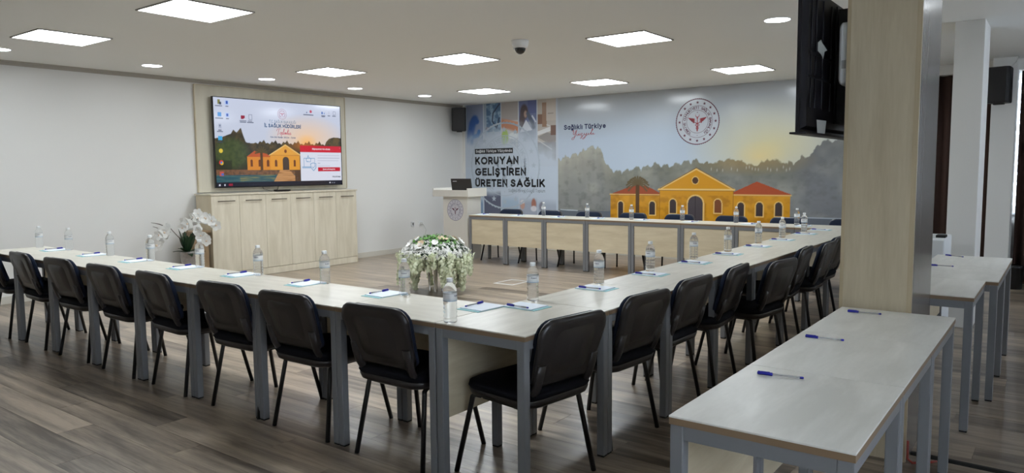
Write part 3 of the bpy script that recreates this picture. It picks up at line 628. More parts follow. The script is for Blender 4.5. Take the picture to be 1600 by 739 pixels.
# low cabinet under the television
CX0, CX1, CY0, CY1, CT = XL+0.03, -8.95, 5.34, 7.815, 1.158
cb = thing('low_cabinet', 'long pale wood cabinet with six doors under the wall television', 'cabinet', (CX1, (CY0+CY1)/2, 0)); O = tuple(cb.location)
MB().box(CX0+0.02, CX1-0.02, CY0+0.018, CY1-0.018, 0.10, CT-0.022).build('body', M_cabside, cb, O)
MB().bbox(CX0+0.02, CX1-0.002, CY0, CY0+0.018, 0.0, CT-0.022, 0.002).build('side_panel', M_cabside, cb, O)
MB().bbox(CX0+0.02, CX1-0.002, CY1-0.018, CY1, 0.0, CT-0.022, 0.002).build('side_panel', M_cabside, cb, O)
MB().bbox(CX0, CX1+0.012, CY0-0.012, CY1+0.012, CT-0.022, CT, 0.003).build('top', M_cab, cb, O)
MB().box(CX0+0.02, CX1-0.003, CY0+0.018, CY1-0.018, 0.004, 0.097).build('plinth', M_cab, cb, O)
dw = (CY1-CY0)/6
for i in range(6):
    a, b2 = CY0+i*dw+0.002, CY0+(i+1)*dw-0.002
    d = MB().bbox(CX1-0.019, CX1, a, b2, 0.102, CT-0.026, 0.0018).build('door', M_cab, cb, O)
    mb = MB(); ym = (a+b2)/2
    mb.tube([(CX1+0.028, ym-0.125, CT-0.10), (CX1+0.028, ym+0.125, CT-0.10)], 0.006, 8).tube([(CX1, ym-0.10, CT-0.10), (CX1+0.028, ym-0.10, CT-0.10)], 0.005, 6).tube([(CX1, ym+0.10, CT-0.10), (CX1+0.028, ym+0.10, CT-0.10)], 0.005, 6)
    mb.build('handle', M_bronze, d, O)
t = thing('media_box', 'flat black box lying on the cabinet below the television', 'media box', (-9.10, 6.55, CT))
MB().bbox(-0.05, 0.05, -0.11, 0.11, 0.003, 0.028, 0.004).build('case', M_black, t); MB().box(-0.04, 0.04, -0.09, 0.09, 0.0, 0.003).build('foot', M_rubber, t)

# wall outlets
for i, (y, lab) in enumerate([(9.475, 'left white wall socket between cabinet and lectern'), (9.67, 'right white wall socket with a cable plugged in')]):
    t = thing('wall_socket', lab, 'socket', (XL, y, 0.49), 0, 'wall sockets')
    MB().bbox(0, 0.012, -0.042, 0.042, -0.042, 0.042, 0.003).build('plate', M_white, t)
    MB().lathe([(0.026, 0.0), (0.026, 0.004), (0.022, 0.004), (0.020, -0.0)], 16).xform(lambda x, y2, z: (0.012+z, x, y2)).build('receptacle', M_white, t)
    if i == 1:
        MB().bbox(0.016, 0.05, -0.018, 0.018, -0.02, 0.02, 0.004).tube([(0.05, 0, 0), (0.075, 0.01, -0.02), (0.07, 0.08, -0.12), (0.05, 0.07, -0.22), (0.04, -0.03, -0.34), (0.03, -0.08, -0.475)], 0.005, 6).build('plug_and_cable', M_cable, t)

# corner loudspeaker
def speaker(name, label, loc, rz, w=0.27, h=0.43, d=0.24):
    t = thing(name, label, 'speaker', loc, rz)
    o = rrect(w, d, 0.045, 4)
    f = [(x*(1.0 if y < 0 else 0.82), y) for x, y in o]
    MB().rings([[(x*0.94, y*0.94, 0) for x, y in f], [(x, y, 0.012) for x, y in f], [(x, y, h-0.012) for x, y in f], [(x*0.94, y*0.94, h) for x, y in f]], smooth=False).build('cabinet', M_speaker, t)
    MB().bbox(-w/2+0.025, w/2-0.025, -d/2-0.006, -d/2+0.01, 0.02, h-0.02, 0.004).build('grille', M_speaker, t)
    MB().box(-0.03, 0.03, d/2-0.02, d/2+0.05, h/2-0.07, h/2+0.07).build('bracket', M_blackmetal, t); MB().box(-0.05, 0.05, -0.03, 0.03, -0.018, 0.0).build('base_knob', M_blackmetal, t)
    return t
speaker('wall_speaker', 'black loudspeaker mounted in the corner beside the mural', (-9.16, 10.56, 2.175), R(35))

# ================================================================== MURAL WALL
GAIN = 1.25
M_print = printed('mural_print', 0.16, spec=0.5)
mu = thing('wall_mural', 'glossy wall mural of a yellow house before grey trees', 'mural', (-4.3, YB, 0)); O = tuple(mu.location)
MU0, MU1, MV0, MV1 = -7.150, -1.45, 0.10, ZC-0.004
MB().box(MU0, MU1, YB-0.006, YB-0.001, MV0, MV1).build('backing', M_white, mu, O)
S = Paint(MU0, MU1, MV0, MV1, 0.0085, (164, 176, 190))
S.blend(np.clip((S.V-1.95)/0.7, 0, 1), (160, 163, 166)); S.blend(np.clip((S.U+2.6)/0.4, 0, 1)*0.5, (186, 190, 196))
S.blend(np.clip(1.08-np.hypot((S.U+3.45)/1.25, (S.V-1.76)/0.70), 0, 1)*0.8, (192, 180, 134)); S.blend(np.clip(1-np.hypot((S.U+3.62)/0.42, (S.V-1.60)/0.24), 0, 1)*0.55, (208, 180, 116))
TREES = [(-7.141, 1.614), (-6.968, 1.659), (-6.686, 1.725), (-6.575, 1.793), (-6.438, 1.822), (-6.303, 1.772), (-6.25, 1.692), (-6.196, 1.529), (-6.116, 1.445), (-6.011, 1.412), (-5.83, 1.401), (-5.677, 1.455), (-5.477, 1.466), (-5.281, 1.518), (-5.136, 1.481), (-4.994, 1.492), (-4.807, 1.546), (-4.624, 1.561), (-4.444, 1.515), (-4.268, 1.568), (-4.053, 1.606), (-3.883, 1.582), (-3.778, 1.531), (-3.674, 1.489), (-3.594, 1.557), (-3.434, 1.594), (-3.315, 1.564), (-3.235, 1.523), (-3.08, 1.509), (-3.025, 1.587), (-2.875, 1.635), (-2.822, 1.738), (-2.731, 1.801), (-2.641, 1.821), (-2.479, 1.823), (-2.2, 1.90), (-1.9, 1.84), (-1.4, 1.9)]
top = np.interp(S.u, [a for a, _ in TREES], [c for _, c in TREES])
# scalloped crowns along the skyline
sc = np.abs(np.sin(S.u*PI/0.172+0.6))*0.055+np.abs(np.sin(S.u*PI/0.071))*0.018; sc = np.where(S.u > -3.05, sc*0.8, sc); sc = np.where((S.u > -4.4) & (S.u < -3.2), sc*0.35, sc)
top = top-0.05+sc
nz = S.noise(0.05, 0.05, 24); m = np.clip((top[None, :]-S.V+(nz-0.5)*0.06)/0.022+0.5, 0, 1); dep = np.clip((top[None, :]-S.V)/0.75, 0, 1)
c1 = S.noise(0.34, 0.26, 21); c2 = S.noise(0.09, 0.07, 22)
left = np.clip((-5.9-S.U)/0.5, 0, 1); right = np.clip((S.U+3.3)/0.4, 0, 1)
S.blend(m, (108, 108, 97)); S.blend(m*left*0.9, (143, 142, 134)); S.blend(m*right*0.8, (98, 100, 103))
S.blend(m*np.clip(dep*1.2, 0, 1)*(0.8-0.35*left), (113, 116, 121)); S.blend(m*np.clip((c1-0.42)*2.5, 0, 1)*0.55, (148, 149, 141)); S.blend(m*np.clip((0.5-c2)*3, 0, 1)*0.35, (86, 88, 86)); S.blend(m*left*np.clip((c1-0.5)*3, 0, 1)*0.35, (158, 157, 146))
S.blend(m*left*np.clip(1-dep*3.5, 0, 1)*0.5, (168, 167, 154)); glow = m*np.clip(1.1-np.hypot((S.U+3.75)/0.9, (S.V-1.55)/0.22), 0, 1); S.blend(glow*0.65, (146, 120, 76))
for a in np.arange(-4.35, -3.15, 0.045):                          # pale gaps between the pine trunks
    if rng.random() < 0.6: S.ell(a, 1.40+0.05*rng.random(), 0.012, 0.035, (186, 184, 176), 0.6, 0.8)
S.blend((S.V < 0.735)*(1.0*((S.U < -6.1) | (S.U > -3.16))), (92, 98, 106))
S.line([(-7.10, 0.738), (-6.75, 0.728)], 0.016, (176, 184, 192)); S.line([(-3.05, 0.725), (-1.5, 0.72)], 0.014, (150, 158, 168))
yel, yel2, edge, dark, roof = (186, 132, 36), (140, 94, 28), (206, 172, 108), (62, 54, 54), (140, 68, 44)
S.rect(-6.098, -5.204, 0.30, 1.025, yel); S.rect(-4.0, -3.163, 0.30, 1.035, yel); S.rect(-5.205, -4.0, 0.30, 1.115, yel)
S.poly([(-6.11, 1.02), (-5.70, 1.162), (-5.43, 1.162), (-5.20, 1.05), (-5.20, 1.02)], roof); S.poly([(-4.0, 1.03), (-4.0, 1.075), (-3.649, 1.236), (-3.15, 1.05), (-3.15, 1.03)], (152, 72, 46))
S.poly([(-5.225, 1.105), (-3.985, 1.115), (-4.591, 1.438)], yel); S.line([(-5.225, 1.105), (-4.591, 1.432), (-3.985, 1.112)], 0.030, edge); S.line([(-5.225, 1.112), (-4.591, 1.447), (-3.985, 1.12)], 0.010, (96, 66, 40)); S.line([(-5.22, 1.108), (-3.99, 1.112)], 0.026, edge); S.line([(-5.22, 1.092), (-3.99, 1.096)], 0.008, (120, 84, 34))
for a, b2, z in ((-6.11, -5.205, 1.022), (-4.0, -3.15, 1.034)): S.line([(a, z), (b2, z)], 0.018, edge); S.line([(a, z-0.013), (b2, z-0.013)], 0.007, (110, 70, 40))
ym = ((S.U > -6.098) & (S.U < -3.163) & (S.V < 1.02)); S.blend(ym*np.clip((c2-0.40)*3, 0, 1)*0.55, yel2); S.blend(ym*np.clip((c1-0.45)*3, 0, 1)*0.35, (204, 152, 52)); S.blend(((S.U > -5.2) & (S.U < -4.0) & (S.V < 1.4) & m.astype(bool))*np.clip((c1-0.5)*3, 0, 1)*0.0, yel2)
for u in (-5.205, -4.0): S.line([(u, 0.3), (u, 1.09)], 0.012, (140, 96, 34))
for u, z0, z1, w2, c in ((-5.91, 0.62, 0.905, 0.05, dark), (-5.334, 0.70, 0.915, 0.05, dark), (-4.977, 0.735, 0.955, 0.055, dark), (-4.239, 0.755, 0.965, 0.055, (110, 66, 42)), (-3.882, 0.715, 0.925, 0.05, dark), (-3.603, 0.725, 0.93, 0.05, dark), (-3.325, 0.73, 0.935, 0.05, dark)):
    S.rect(u-w2-0.016, u+w2+0.016, z0-0.016, z1-w2, edge); S.ell(u, z1-w2, w2+0.016, w2+0.016, edge, 1, 0.05); S.rect(u-w2, u+w2, z0, z1-w2, c); S.ell(u, z1-w2, w2, w2, c, 1, 0.05)
S.rect(-4.60-0.145, -4.60+0.145, 0.3, 0.90, edge); S.ell(-4.60, 0.90, 0.145, 0.135, edge, 1, 0.04); S.rect(-4.60-0.122, -4.60+0.122, 0.3, 0.90, (70, 64, 68)); S.ell(-4.60, 0.90, 0.122, 0.112, (70, 64, 68), 1, 0.04); S.line([(-4.60, 0.3), (-4.60, 1.0)], 0.008, (44, 40, 44))
S.ell(-4.606, 1.252, 0.062, 0.066, edge, 1, 0.05); S.ell(-4.606, 1.252, 0.05, 0.054, (76, 56, 44), 1, 0.05)
S.poly([(-5.64, 0.5), (-5.56, 0.5), (-5.57, 1.20), (-5.63, 1.20)], (82, 60, 38))
for a in range(13):
    th = R(-35+a*250/12); S.line([(-5.60, 1.20), (-5.60+0.12*math.cos(th), 1.21+0.10*math.sin(th)), (-5.60+0.20*math.cos(th), 1.19+0.13*math.sin(th)-0.03)], 0.028, (88, 76, 52), 0.9)
S.build('print', M_print, lambda u, v: (u-O[0], np.full(u.shape, -0.0065), v-O[2]), mu, GAIN)
def wt(par, O2, s, x, z, m, width=None, height=None, bold=0.0, shear=0.0, align='l', name='lettering', yoff=-0.0075):
    mb = MB(); text_mb(mb, s, (x-O2[0], yoff, z-O2[2]), (1, 0, 0), (0, 0, 1), width, height, bold, shear, align); return mb.build(name, m, par)
wt(mu, O, 'Sağlıklı Türkiye', -7.03, 2.125, M_txtnavy, 0.835, 0.085, 0.03)
YUZ = [[(0.0, 0.75), (0.18, 1.0), (0.22, 0.8), (0.16, 0.35), (0.3, 0.25), (0.52, 0.95)], [(0.62, 1.0), (0.40, 0.1), (0.18, -0.55), (0.0, -0.6), (0.06, -0.3), (0.45, -0.05)],
       [(0.62, 0.35), (0.58, 0.05), (0.72, 0.05), (0.86, 0.35)], [(0.9, 0.38), (0.86, 0.08), (1.0, 0.1), (1.12, 0.38), (1.3, 0.36), (1.1, 0.05), (1.25, 0.02), (1.28, -0.15), (1.10, -0.5), (1.0, -0.45)],
       [(1.05, -0.3), (1.45, 0.1), (1.55, 0.38), (1.52, 0.1), (1.68, 0.1), (1.84, 0.4)], [(1.84, 0.4), (1.62, -0.3), (1.42, -0.62), (1.34, -0.5), (1.95, 0.12), (2.05, 0.36), (2.02, 0.08), (2.2, 0.12)],
       [(2.2, 0.12), (2.56, 0.9), (2.5, 0.98), (2.34, 0.2), (2.42, 0.06), (2.62, 0.3), (2.6, 0.06), (2.85, 0.16)], [(0.78, 0.62), (0.81, 0.66)], [(0.95, 0.64), (0.98, 0.68)]]
mb = MB(); strokes(mb, YUZ, 0.036, lambda x, y: (-6.86-O[0]+x*0.162, -0.0078, 2.012-O[2]+y*0.10+x*0.004)); mb.build('handwriting', M_txtred, mu)
M_crestdisc = mat('print_crest_pale', (0.52, 0.55, 0.60), 0.18)
emblem((M_txtwine, M_txtred), lambda x, y, l: (-4.585-O[0]+x, -0.0074-0.0006*l, 2.155-O[2]+y), 0.352, mu, ('crest_ring', 'crest_lettering', 'crest_staff'), M_crestdisc)

# slogan poster
po = thing('slogan_poster', 'white slogan poster with photo strips in the corner of the mural wall', 'poster', (-8.22, YB, 0)); O = tuple(po.location)
PU0, PU1 = -9.285, -7.152
MB().box(PU0, PU1, YB-0.006, YB-0.001, 0.10, MV1).build('backing', M_white, po, O)
S = Paint(PU0, PU1, 0.10, MV1, 0.0075, (170, 180, 192))
c2 = S.noise(0.06, 0.06, 31); c3 = S.noise(0.22, 0.22, 33)
S.blend(np.clip((S.V-2.2)/0.5, 0, 1)*0.5, (166, 170, 176))
def strip(u0, u1, base, zb, paint, zt=9):
    keep = S.c.copy(); S.rect(u0, u1, zb-0.2, 3, base); paint(u0, u1)
    a = ((S.U >= u0) & (S.U <= u1))*np.clip((S.V-(zb-0.10))/0.30+(c3-0.5)*0.9, 0, 1); new = S.c; S.c = keep; S.c = keep*(1-a[..., None])+new*a[..., None]
    S.line([(u1+0.010, zb-0.1), (u1+0.010, 3)], 0.014, (186, 192, 200), 0.8)
def p1(a, b2):
    S.blend(np.clip((S.V-2.3)/0.4, 0, 1)*0.4*((S.U < b2)), (124, 128, 156))
    S.line([(a+0.07, 1.97), (a+0.10, 2.15), (a+0.14, 2.32), (a+0.20, 2.40)], 0.16, (40, 78, 152)); S.line([(a+0.16, 2.40), (a+0.26, 2.36)], 0.09, (40, 78, 152)); S.line([(a+0.10, 2.06), (a+0.27, 2.10), (a+0.30, 2.17)], 0.075, (54, 102, 168))
def p2(a, b2):
    S.rect(a+0.06, b2, 2.15, 3, (58, 88, 122)); S.blend(((S.U > a+0.06) & (S.U < b2))*np.clip((c2-0.45)*4, 0, 1)*0.8, (134, 164, 188))
    S.line([(b2-0.02, 2.66), (a+0.22, 2.50), (a+0.2, 2.35), (a+0.3, 2.22), (b2-0.03, 2.4)], 0.028, (34, 46, 66)); S.ell(a+0.08, 2.21, 0.05, 0.04, (112, 104, 116))
def p3(a, b2):
    S.rect(a, b2, 2.35, 3, (150, 140, 134)); S.line([(a, 2.30), (a+0.2, 2.26), (b2, 2.20)], 0.16, (176, 108, 74)); S.line([(a+0.1, 2.33), (a+0.36, 2.28)], 0.07, (190, 122, 88)); S.ell(a+0.08, 2.04, 0.09, 0.17, (142, 176, 62), 1, 0.3); S.ell(a+0.27, 2.06, 0.13, 0.07, (206, 210, 206), 1, 0.3)
def p4(a, b2):
    S.rect(a, b2, 2.3, 3, (84, 92, 132)); S.rect(a+0.2, b2, 2.45, 3, (66, 74, 122)); S.ell(a+0.12, 2.48, 0.10, 0.16, (54, 40, 42), 1, 0.3); S.ell(a+0.07, 2.32, 0.07, 0.2, (60, 46, 48), 1, 0.4); S.ell(a+0.15, 2.44, 0.045, 0.08, (150, 116, 104), 1, 0.4)
    S.poly([(a+0.02, 2.12), (a+0.16, 2.34), (a+0.30, 2.15)], (206, 208, 214)); S.line([(a+0.20, 2.45), (a+0.30, 2.28), (a+0.33, 2.2)], 0.07, (60, 68, 84)); S.line([(a+0.3, 2.4), (a+0.37, 2.3)], 0.03, (190, 196, 206))
def p5(a, b2):
    S.rect(a, b2, 1.5, 3, (166, 154, 142)); S.rect(a, a+0.16, 2.25, 2.42, (110, 74, 54)); S.rect(a+0.10, a+0.2, 2.2, 2.62, (132, 96, 72)); S.rect(a+0.19, b2, 2.3, 2.68, (176, 162, 148)); S.rect(a+0.22, a+0.34, 2.42, 2.44, (130, 116, 104))
    S.poly([(a, 2.12), (a+0.28, 2.20), (a+0.28, 2.12), (a, 2.05)], (206, 204, 202)); S.line([(a+0.2, 2.23), (a+0.30, 2.20), (a+0.30, 2.13)], 0.02, (190, 186, 182)); S.poly([(a, 2.02), (a+0.30, 1.86), (b2, 1.95), (b2, 2.05), (a+0.2, 2.10)], (128, 120, 114)); S.rect(a+0.28, b2, 2.05, 2.22, (96, 66, 52)); S.rect(a, b2, 1.5, 1.93, (122, 120, 122)); S.line([(a, 1.97), (a+0.3, 1.80)], 0.02, (176, 174, 172))
for (a, b2, base, zb, fn) in ((-9.24, -8.835, (124, 136, 164), 2.02, p1), (-8.815, -8.42, (136, 150, 166), 2.15, p2), (-8.40, -8.02, (178, 178, 176), 1.90, p3), (-8.0, -7.605, (120, 126, 146), 2.10, p4), (-7.585, -7.19, (150, 144, 138), 1.72, p5)): strip(a, b2, base, zb, fn)
S.blend((S.V > 1.5)*0.22, (164, 170, 178))
def bstrip(u0, u1, col, zt, blobs=()):
    a = ((S.U >= u0) & (S.U <= u1))*np.clip((zt-S.V)/0.12+(c3-0.5)*0.5, 0, 1); S.blend(a, col)
    for (cu, cv, ru, rv, c) in blobs: S.ell(cu, cv, ru, rv, c, 0.9, 0.3)
bstrip(-9.12, -8.86, (116, 140, 166), 0.92); S.line([(-8.98, 0.98), (-9.0, 0.85), (-8.93, 0.80), (-9.05, 0.62)], 0.02, (30, 40, 56))
bstrip(-8.83, -8.43, (84, 88, 106), 1.06); bstrip(-8.40, -8.02, (150, 168, 186), 0.98)
bstrip(-8.0, -7.60, (146, 152, 166), 0.95, [(-7.93, 0.80, 0.06, 0.09, (176, 138, 122)), (-7.93, 0.86, 0.06, 0.04, (190, 190, 192)), (-7.68, 0.82, 0.06, 0.12, (150, 96, 80)), (-7.68, 0.74, 0.08, 0.06, (196, 196, 200))])
bstrip(-7.585, -7.19, (150, 158, 172), 0.92, [(-7.50, 0.78, 0.07, 0.10, (116, 116, 126))])
S.build('print', M_print, lambda u, v: (u-O[0], np.full(u.shape, -0.0065), v-O[2]), po, GAIN)
emblem((M_faint, M_faint), lambda x, y, l: (-8.34-O[0]+x, -0.0066-0.0002*l, 1.52-O[2]+y), 0.80, po, ('watermark',)*3, None, True)
MB().box(-9.045-O[0], -8.14-O[0], -0.0085, -0.0068, 1.748, 1.845).build('caption_bar', M_txtblack, po)
wt(po, O, 'Sağlıklı Türkiye Yüzyılında', -9.02, 1.775, M_txtwhite, 0.86, 0.05, 0.015, yoff=-0.0095)
wt(po, O, 'KORUYAN', -9.045, 1.548, M_txtblack, 1.03, 0.145, 0.045, yoff=-0.0085)
wt(po, O, 'GELİŞTİREN', -9.045, 1.338, M_txtblack, 1.20, 0.145, 0.045, yoff=-0.0085)
wt(po, O, 'ÜRETEN SAĞLIK', -9.045, 1.128, M_txtblack, 1.62, 0.145, 0.045, yoff=-0.0085)
wt(po, O, 'Sağlıklı Birey, Güçlü Toplum', -7.43, 1.035, M_txtgrey, 0.82, 0.058, -0.004, align='r', yoff=-0.0085)

# ================================================================== LECTERN + LAPTOP
LX0, LX1, LY0, LY1 = -8.165, -7.645, 8.98, 9.32
t = thing('lectern', 'white lectern with a red crest beside the mural wall tables', 'lectern', ((LX0+LX1)/2, LY0, 0)); O = tuple(t.location)
MB().bbox(LX0, LX1, LY0, LY0+0.02, 0.05, 1.02, 0.002).build('front_panel', M_podium, t, O)
MB().bbox(LX0, LX0+0.02, LY0+0.02, LY1, 0.0, 1.02, 0.002).build('side_panel', M_podium, t, O); MB().bbox(LX1-0.02, LX1, LY0+0.02, LY1, 0.0, 1.02, 0.002).build('side_panel', M_podium, t, O)
MB().box(LX0+0.03, LX1-0.03, LY0+0.02, LY1, 0.0, 0.05).build('plinth', M_podium, t, O)
MB().bbox(LX0-0.13, LX1+0.06, LY0-0.06, LY1+0.05, 1.02, 1.045, 0.003).build('desktop', M_podium, t, O)
MB().bbox(LX0-0.13, LX1+0.06, LY0-0.085, LY0-0.06, 1.02, 1.125, 0.003).build('front_lip', M_podium, t, O)
MB().bbox(LX0-0.155, LX0-0.13, LY0-0.085, LY1+0.05, 1.02, 1.155, 0.003).build('side_lip', M_podium, t, O); MB().bbox(LX1+0.06, LX1+0.085, LY0-0.085, LY1+0.05, 1.02, 1.155, 0.003).build('side_lip', M_podium, t, O)
emblem((mat('print_slate', (0.16, 0.15, 0.24), 0.5), M_txtwine), lambda x, y, l: ((LX0+LX1)/2-O[0]+x, -0.0006-0.0006*l, 0.80+y), 0.172, t, ('crest_ring', 'crest_lettering', 'crest_staff'), mat('print_lilac', (0.56, 0.55, 0.60), 0.5))
t = thing('laptop', 'open black laptop standing on the white lectern', 'laptop', (-7.83, 9.10, 1.045), R(3))
MB().bbox(-0.18, 0.18, -0.02, 0.21, 0.0, 0.018, 0.003).build('base', M_black, t)
MB().bbox(-0.205, 0.205, -0.006, 0.006, 0.018, 0.262, 0.004).xform(lambda x, y, z: (x, y-(z-0.018)*0.18-0.02, z)).build('lid', M_blackplastic, t)
mb = MB(); mb.box(-0.165, -0.085, -0.0008, 0.0, 0.0, 0.010).xform(lambda x, y, z: (x, y-0.0635, z+0.215)); mb.build('lid_mark', M_txtwhite, t)

# ================================================================== TABLES
W, D = 0.70, 0.51
def make_table(name, label, group, m_top, width=W, depth=D):
    t = thing(name, label, 'table', (0, 0, 0), 0, group); w2, d2 = width/2-0.001, depth/2
    MB().bbox(-w2, w2, -d2, d2, 0.734, TZ, 0.002).build('tabletop', m_top, t)
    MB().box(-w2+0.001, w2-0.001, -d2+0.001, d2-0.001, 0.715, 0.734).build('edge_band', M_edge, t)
    L = 0.040; lg = MB().bbox(-L/2, L/2, -L/2, L/2, 0.008, 0.715, 0.004).mesh('leg', M_steel); gl = MB().box(-L/2+0.002, L/2-0.002, -L/2+0.002, L/2-0.002, 0.0, 0.009).mesh('foot_cap', M_rubber)
    for sx, sy2 in ((-1, -1), (1, -1), (-1, 1), (1, 1)):
        g = link('leg', lg, t, (sx*(w2-L/2-0.001), sy2*(d2-L/2-0.004), 0)); link('foot_cap', gl, g)
    xi, yi = w2-L-0.001, d2-L-0.004
    for s in (-1, 1):
        yc = s*(d2-L/2-0.004); xc = s*(w2-L/2-0.001)
        MB().box(-xi, xi, yc-0.018, yc+0.018, 0.675, 0.715).build('frame_rail', M_steel, t)
        MB().box(xc-0.018, xc+0.018, -yi, yi, 0.675, 0.715).build('frame_rail', M_steel, t)
    MB().bbox(-xi+0.001, xi-0.001, d2-0.034, d2-0.016, 0.285, 0.673, 0.002).build('modesty_panel', M_modesty, t)
    return t
ORD = ['first', 'second', 'third', 'fourth', 'fifth', 'sixth', 'seventh', 'eighth', 'ninth', 'tenth']
tbl = make_table('meeting_table', 'x', 'meeting tables', M_top)
stb = make_table('side_table', 'x', 'side tables', M_top2, 0.68, 0.49)
index_children()
first = [True, True]
def place_table(x, y, rz, label, side=False, sx=1.0):
    src = stb if side else tbl
    if first[side]:
        first[side] = False; src.location = (x, y, 0); src.rotation_euler = (0, 0, rz); src['label'] = label; o = src
    else: o = dup(src, None, (x, y, 0), rz, label)
    o.scale = (sx, 1, 1); return o
F_Y = 2.44+D/2
for i in range(8):
    place_table(-7.888+0.35+i*0.70, F_Y, 0, ('%s grey-legged table from the left end of the left row' % ORD[i]) if i < 7 else 'grey-legged table of the left row touching the near corner table')
R_X = -1.775-D/2
for i in range(9):
    place_table(R_X, 2.44+0.355+i*0.71, PI/2, 'grey-legged table forming the near corner of the table square' if i == 0 else '%s grey-legged table of the right row counted from the near corner' % ORD[i], sx=0.71/W)
H_Y = 8.84+D/2
for i in range(8):
    place_table(-7.50+0.355+i*0.712, H_Y, PI, '%s table from the lectern in the head row before the mural' % ORD[i], sx=0.712/W)
for i in range(3):
    place_table(-0.62, 1.875+0.334+i*0.669, PI/2, ['near foreground side table cut by the bottom of the photo', 'middle one of the three foreground side tables', 'foreground side table standing against the oak column'][i], True, 0.669/0.68)
for i in range(3):
    place_table(-0.605 if i == 0 else -0.54, 4.545+0.345+i*0.70, PI/2, ['side table close behind the oak column with a grey end frame', 'middle side table of the three beyond the oak column', 'farthest side table before the beige pillar'][i], True, 0.70/0.68)

# ================================================================== CHAIRS
def make_chair():
    t = thing('conference_chair', 'x', 'chair', (0, 0, 0), 0, 'conference chairs')
    ZB, ZT = 0.485, 0.802; zc, hh, ww = (ZB+ZT)/2, ZT-ZB, 0.455
    def bend(x, y, z):                                              # backrest leans back and wraps round the sitter
        return (x*(1.0-0.15*max(0.0, (ZT-z)/hh)**1.4), y-0.197-(z-ZB)*0.30+0.35*x*x+0.06*((z-zc)/hh)**2, z)
    def ring(sx, sz, y, r=0.085): return [(x, y, zc+z) for x, z in rrect(ww*sx, hh*sz, [r*0.95, r*0.95, r*0.62, r*0.62], 5)]
    mb = MB(); mb.rings([ring(0.90, 0.86, 0.010), ring(0.99, 0.985, 0.006), ring(1.0, 1.0, -0.004), ring(0.985, 0.98, -0.016), ring(0.90, 0.88, -0.021, 0.075), ring(0.84, 0.80, -0.017, 0.07), ring(0.62, 0.68, -0.016, 0.05), ring(0.60, 0.66, -0.0145, 0.05), ring(0.58, 0.64, -0.016, 0.05), ring(0.2, 0.3, -0.0165, 0.02)])
    mb.xform(bend); mb.build('backrest_shell', M_blackplastic, t)
    mb = MB(); mb.rings([ring(0.90, 0.90, 0.008), ring(0.955, 0.955, 0.014), ring(0.955, 0.955, 0.034), ring(0.90, 0.89, 0.046), ring(0.5, 0.5, 0.050)]); mb.xform(bend); mb.build('back_cushion', M_fabric, t)
    for s in (-1, 1):                                               # plastic arms joining backrest and seat pan
        P = [(s*0.176, -0.226, 0.60, 0.026), (s*0.178, -0.212, 0.545, 0.028), (s*0.176, -0.196, 0.495, 0.027), (s*0.172, -0.172, 0.452, 0.025), (s*0.168, -0.13, 0.418, 0.022), (s*0.165, -0.07, 0.402, 0.018)]; mb = MB()
        mb.rings([[(x+w*math.cos(q*PI/4), y+0.013*math.sin(q*PI/4), z+0.006*math.sin(q*PI/4)) for q in range(8)] for x, y, z, w in P]); mb.build('back_support', M_blackplastic, t)
    def sring(sx, sy2, z, r=0.08): return [(x, y+0.02, z+0.02*max(0, -y-0.1)-0.05*max(0, y-0.12)) for x, y in rrect(0.47*sx, 0.43*sy2, r, 5)]
    MB().rings([sring(0.80, 0.84, 0.383), sring(0.95, 0.95, 0.398), sring(0.985, 0.985, 0.425), sring(0.96, 0.96, 0.432)]).build('seat_pan', M_blackplastic, t)
    MB().rings([sring(0.97, 0.97, 0.428), sring(1.0, 1.0, 0.442), sring(0.98, 0.98, 0.462), sring(0.88, 0.88, 0.474), sring(0.4, 0.4, 0.477)]).build('seat_cushion', M_seatfab, t)
    for sx in (-1, 1):
        for sy2, foot, topy in ((-1, -0.185, -0.12), (1, 0.285, 0.205)):
            a, b2 = Vector((sx*0.19, topy, 0.375)), Vector((sx*0.228, foot, 0.0))
            MB().tube([(sx*0.186, topy-sy2*0.05, 0.388), (sx*0.188, topy-sy2*0.018, 0.387), a, a.lerp(b2, 0.1), b2], 0.0125, 8).build('leg', M_blackmetal, t)
        MB().tube([(sx*0.186, -0.11, 0.388), (sx*0.186, 0.13, 0.388)], 0.0115, 8).build('frame_rail', M_blackmetal, t)
    MB().tube([(-0.186, 0.10, 0.384), (0.186, 0.10, 0.384)], 0.010, 8).tube([(-0.186, -0.08, 0.384), (0.186, -0.08, 0.384)], 0.010, 8).build('crossbar', M_blackmetal, t)
    return t
chair = make_chair(); index_children()
cfirst = [True]
def place_chair(x, y, rz, label):
    if cfirst[0]:
        cfirst[0] = False; chair.location = (x, y, 0); chair.rotation_euler = (0, 0, rz); chair['label'] = label; return
    dup(chair, None, (x, y, 0), rz, label)
FX = [-7.56, -6.82, -6.115, -5.39, -4.68, -3.93, -3.305, -2.61]
FR = [-4, -3, 2, 0, -3, 2, 1, 1]
for i, x in enumerate(FX):
    place_chair(x, 2.62, R(FR[i]), 'black chair cut by the left edge of the photo' if i == 0 else ('black chair at the left row nearest the corner table' if i == 7 else '%s black chair from the left along the left table row' % ORD[i]))
RP = [(-1.955, 2.745, 82), (-1.96, 3.45, 85), (-1.97, 4.08, 88), (-1.95, 4.70, 94), (-1.80, 5.215, 83), (-1.90, 6.08, 95), (-1.845, 6.58, 92), (-1.90, 7.22, 90)]
for i, (x, y, a) in enumerate(RP):
    place_chair(x, y, R(a), 'black chair tucked under the near corner table' if i == 0 else ('black chair pulled out and turned at the right table row' if i == 4 else '%s black chair from the near corner along the right table row' % ORD[i]))
for i, x in enumerate([-7.23, -6.48, -5.76, -5.02, -4.29, -3.56, -2.82, -2.10]):
    place_chair(x, 9.36, R(180+[2, -2, 1, 0, 2, -1, 1, 0][i]), '%s navy chair from the lectern behind the head table row' % ORD[i])

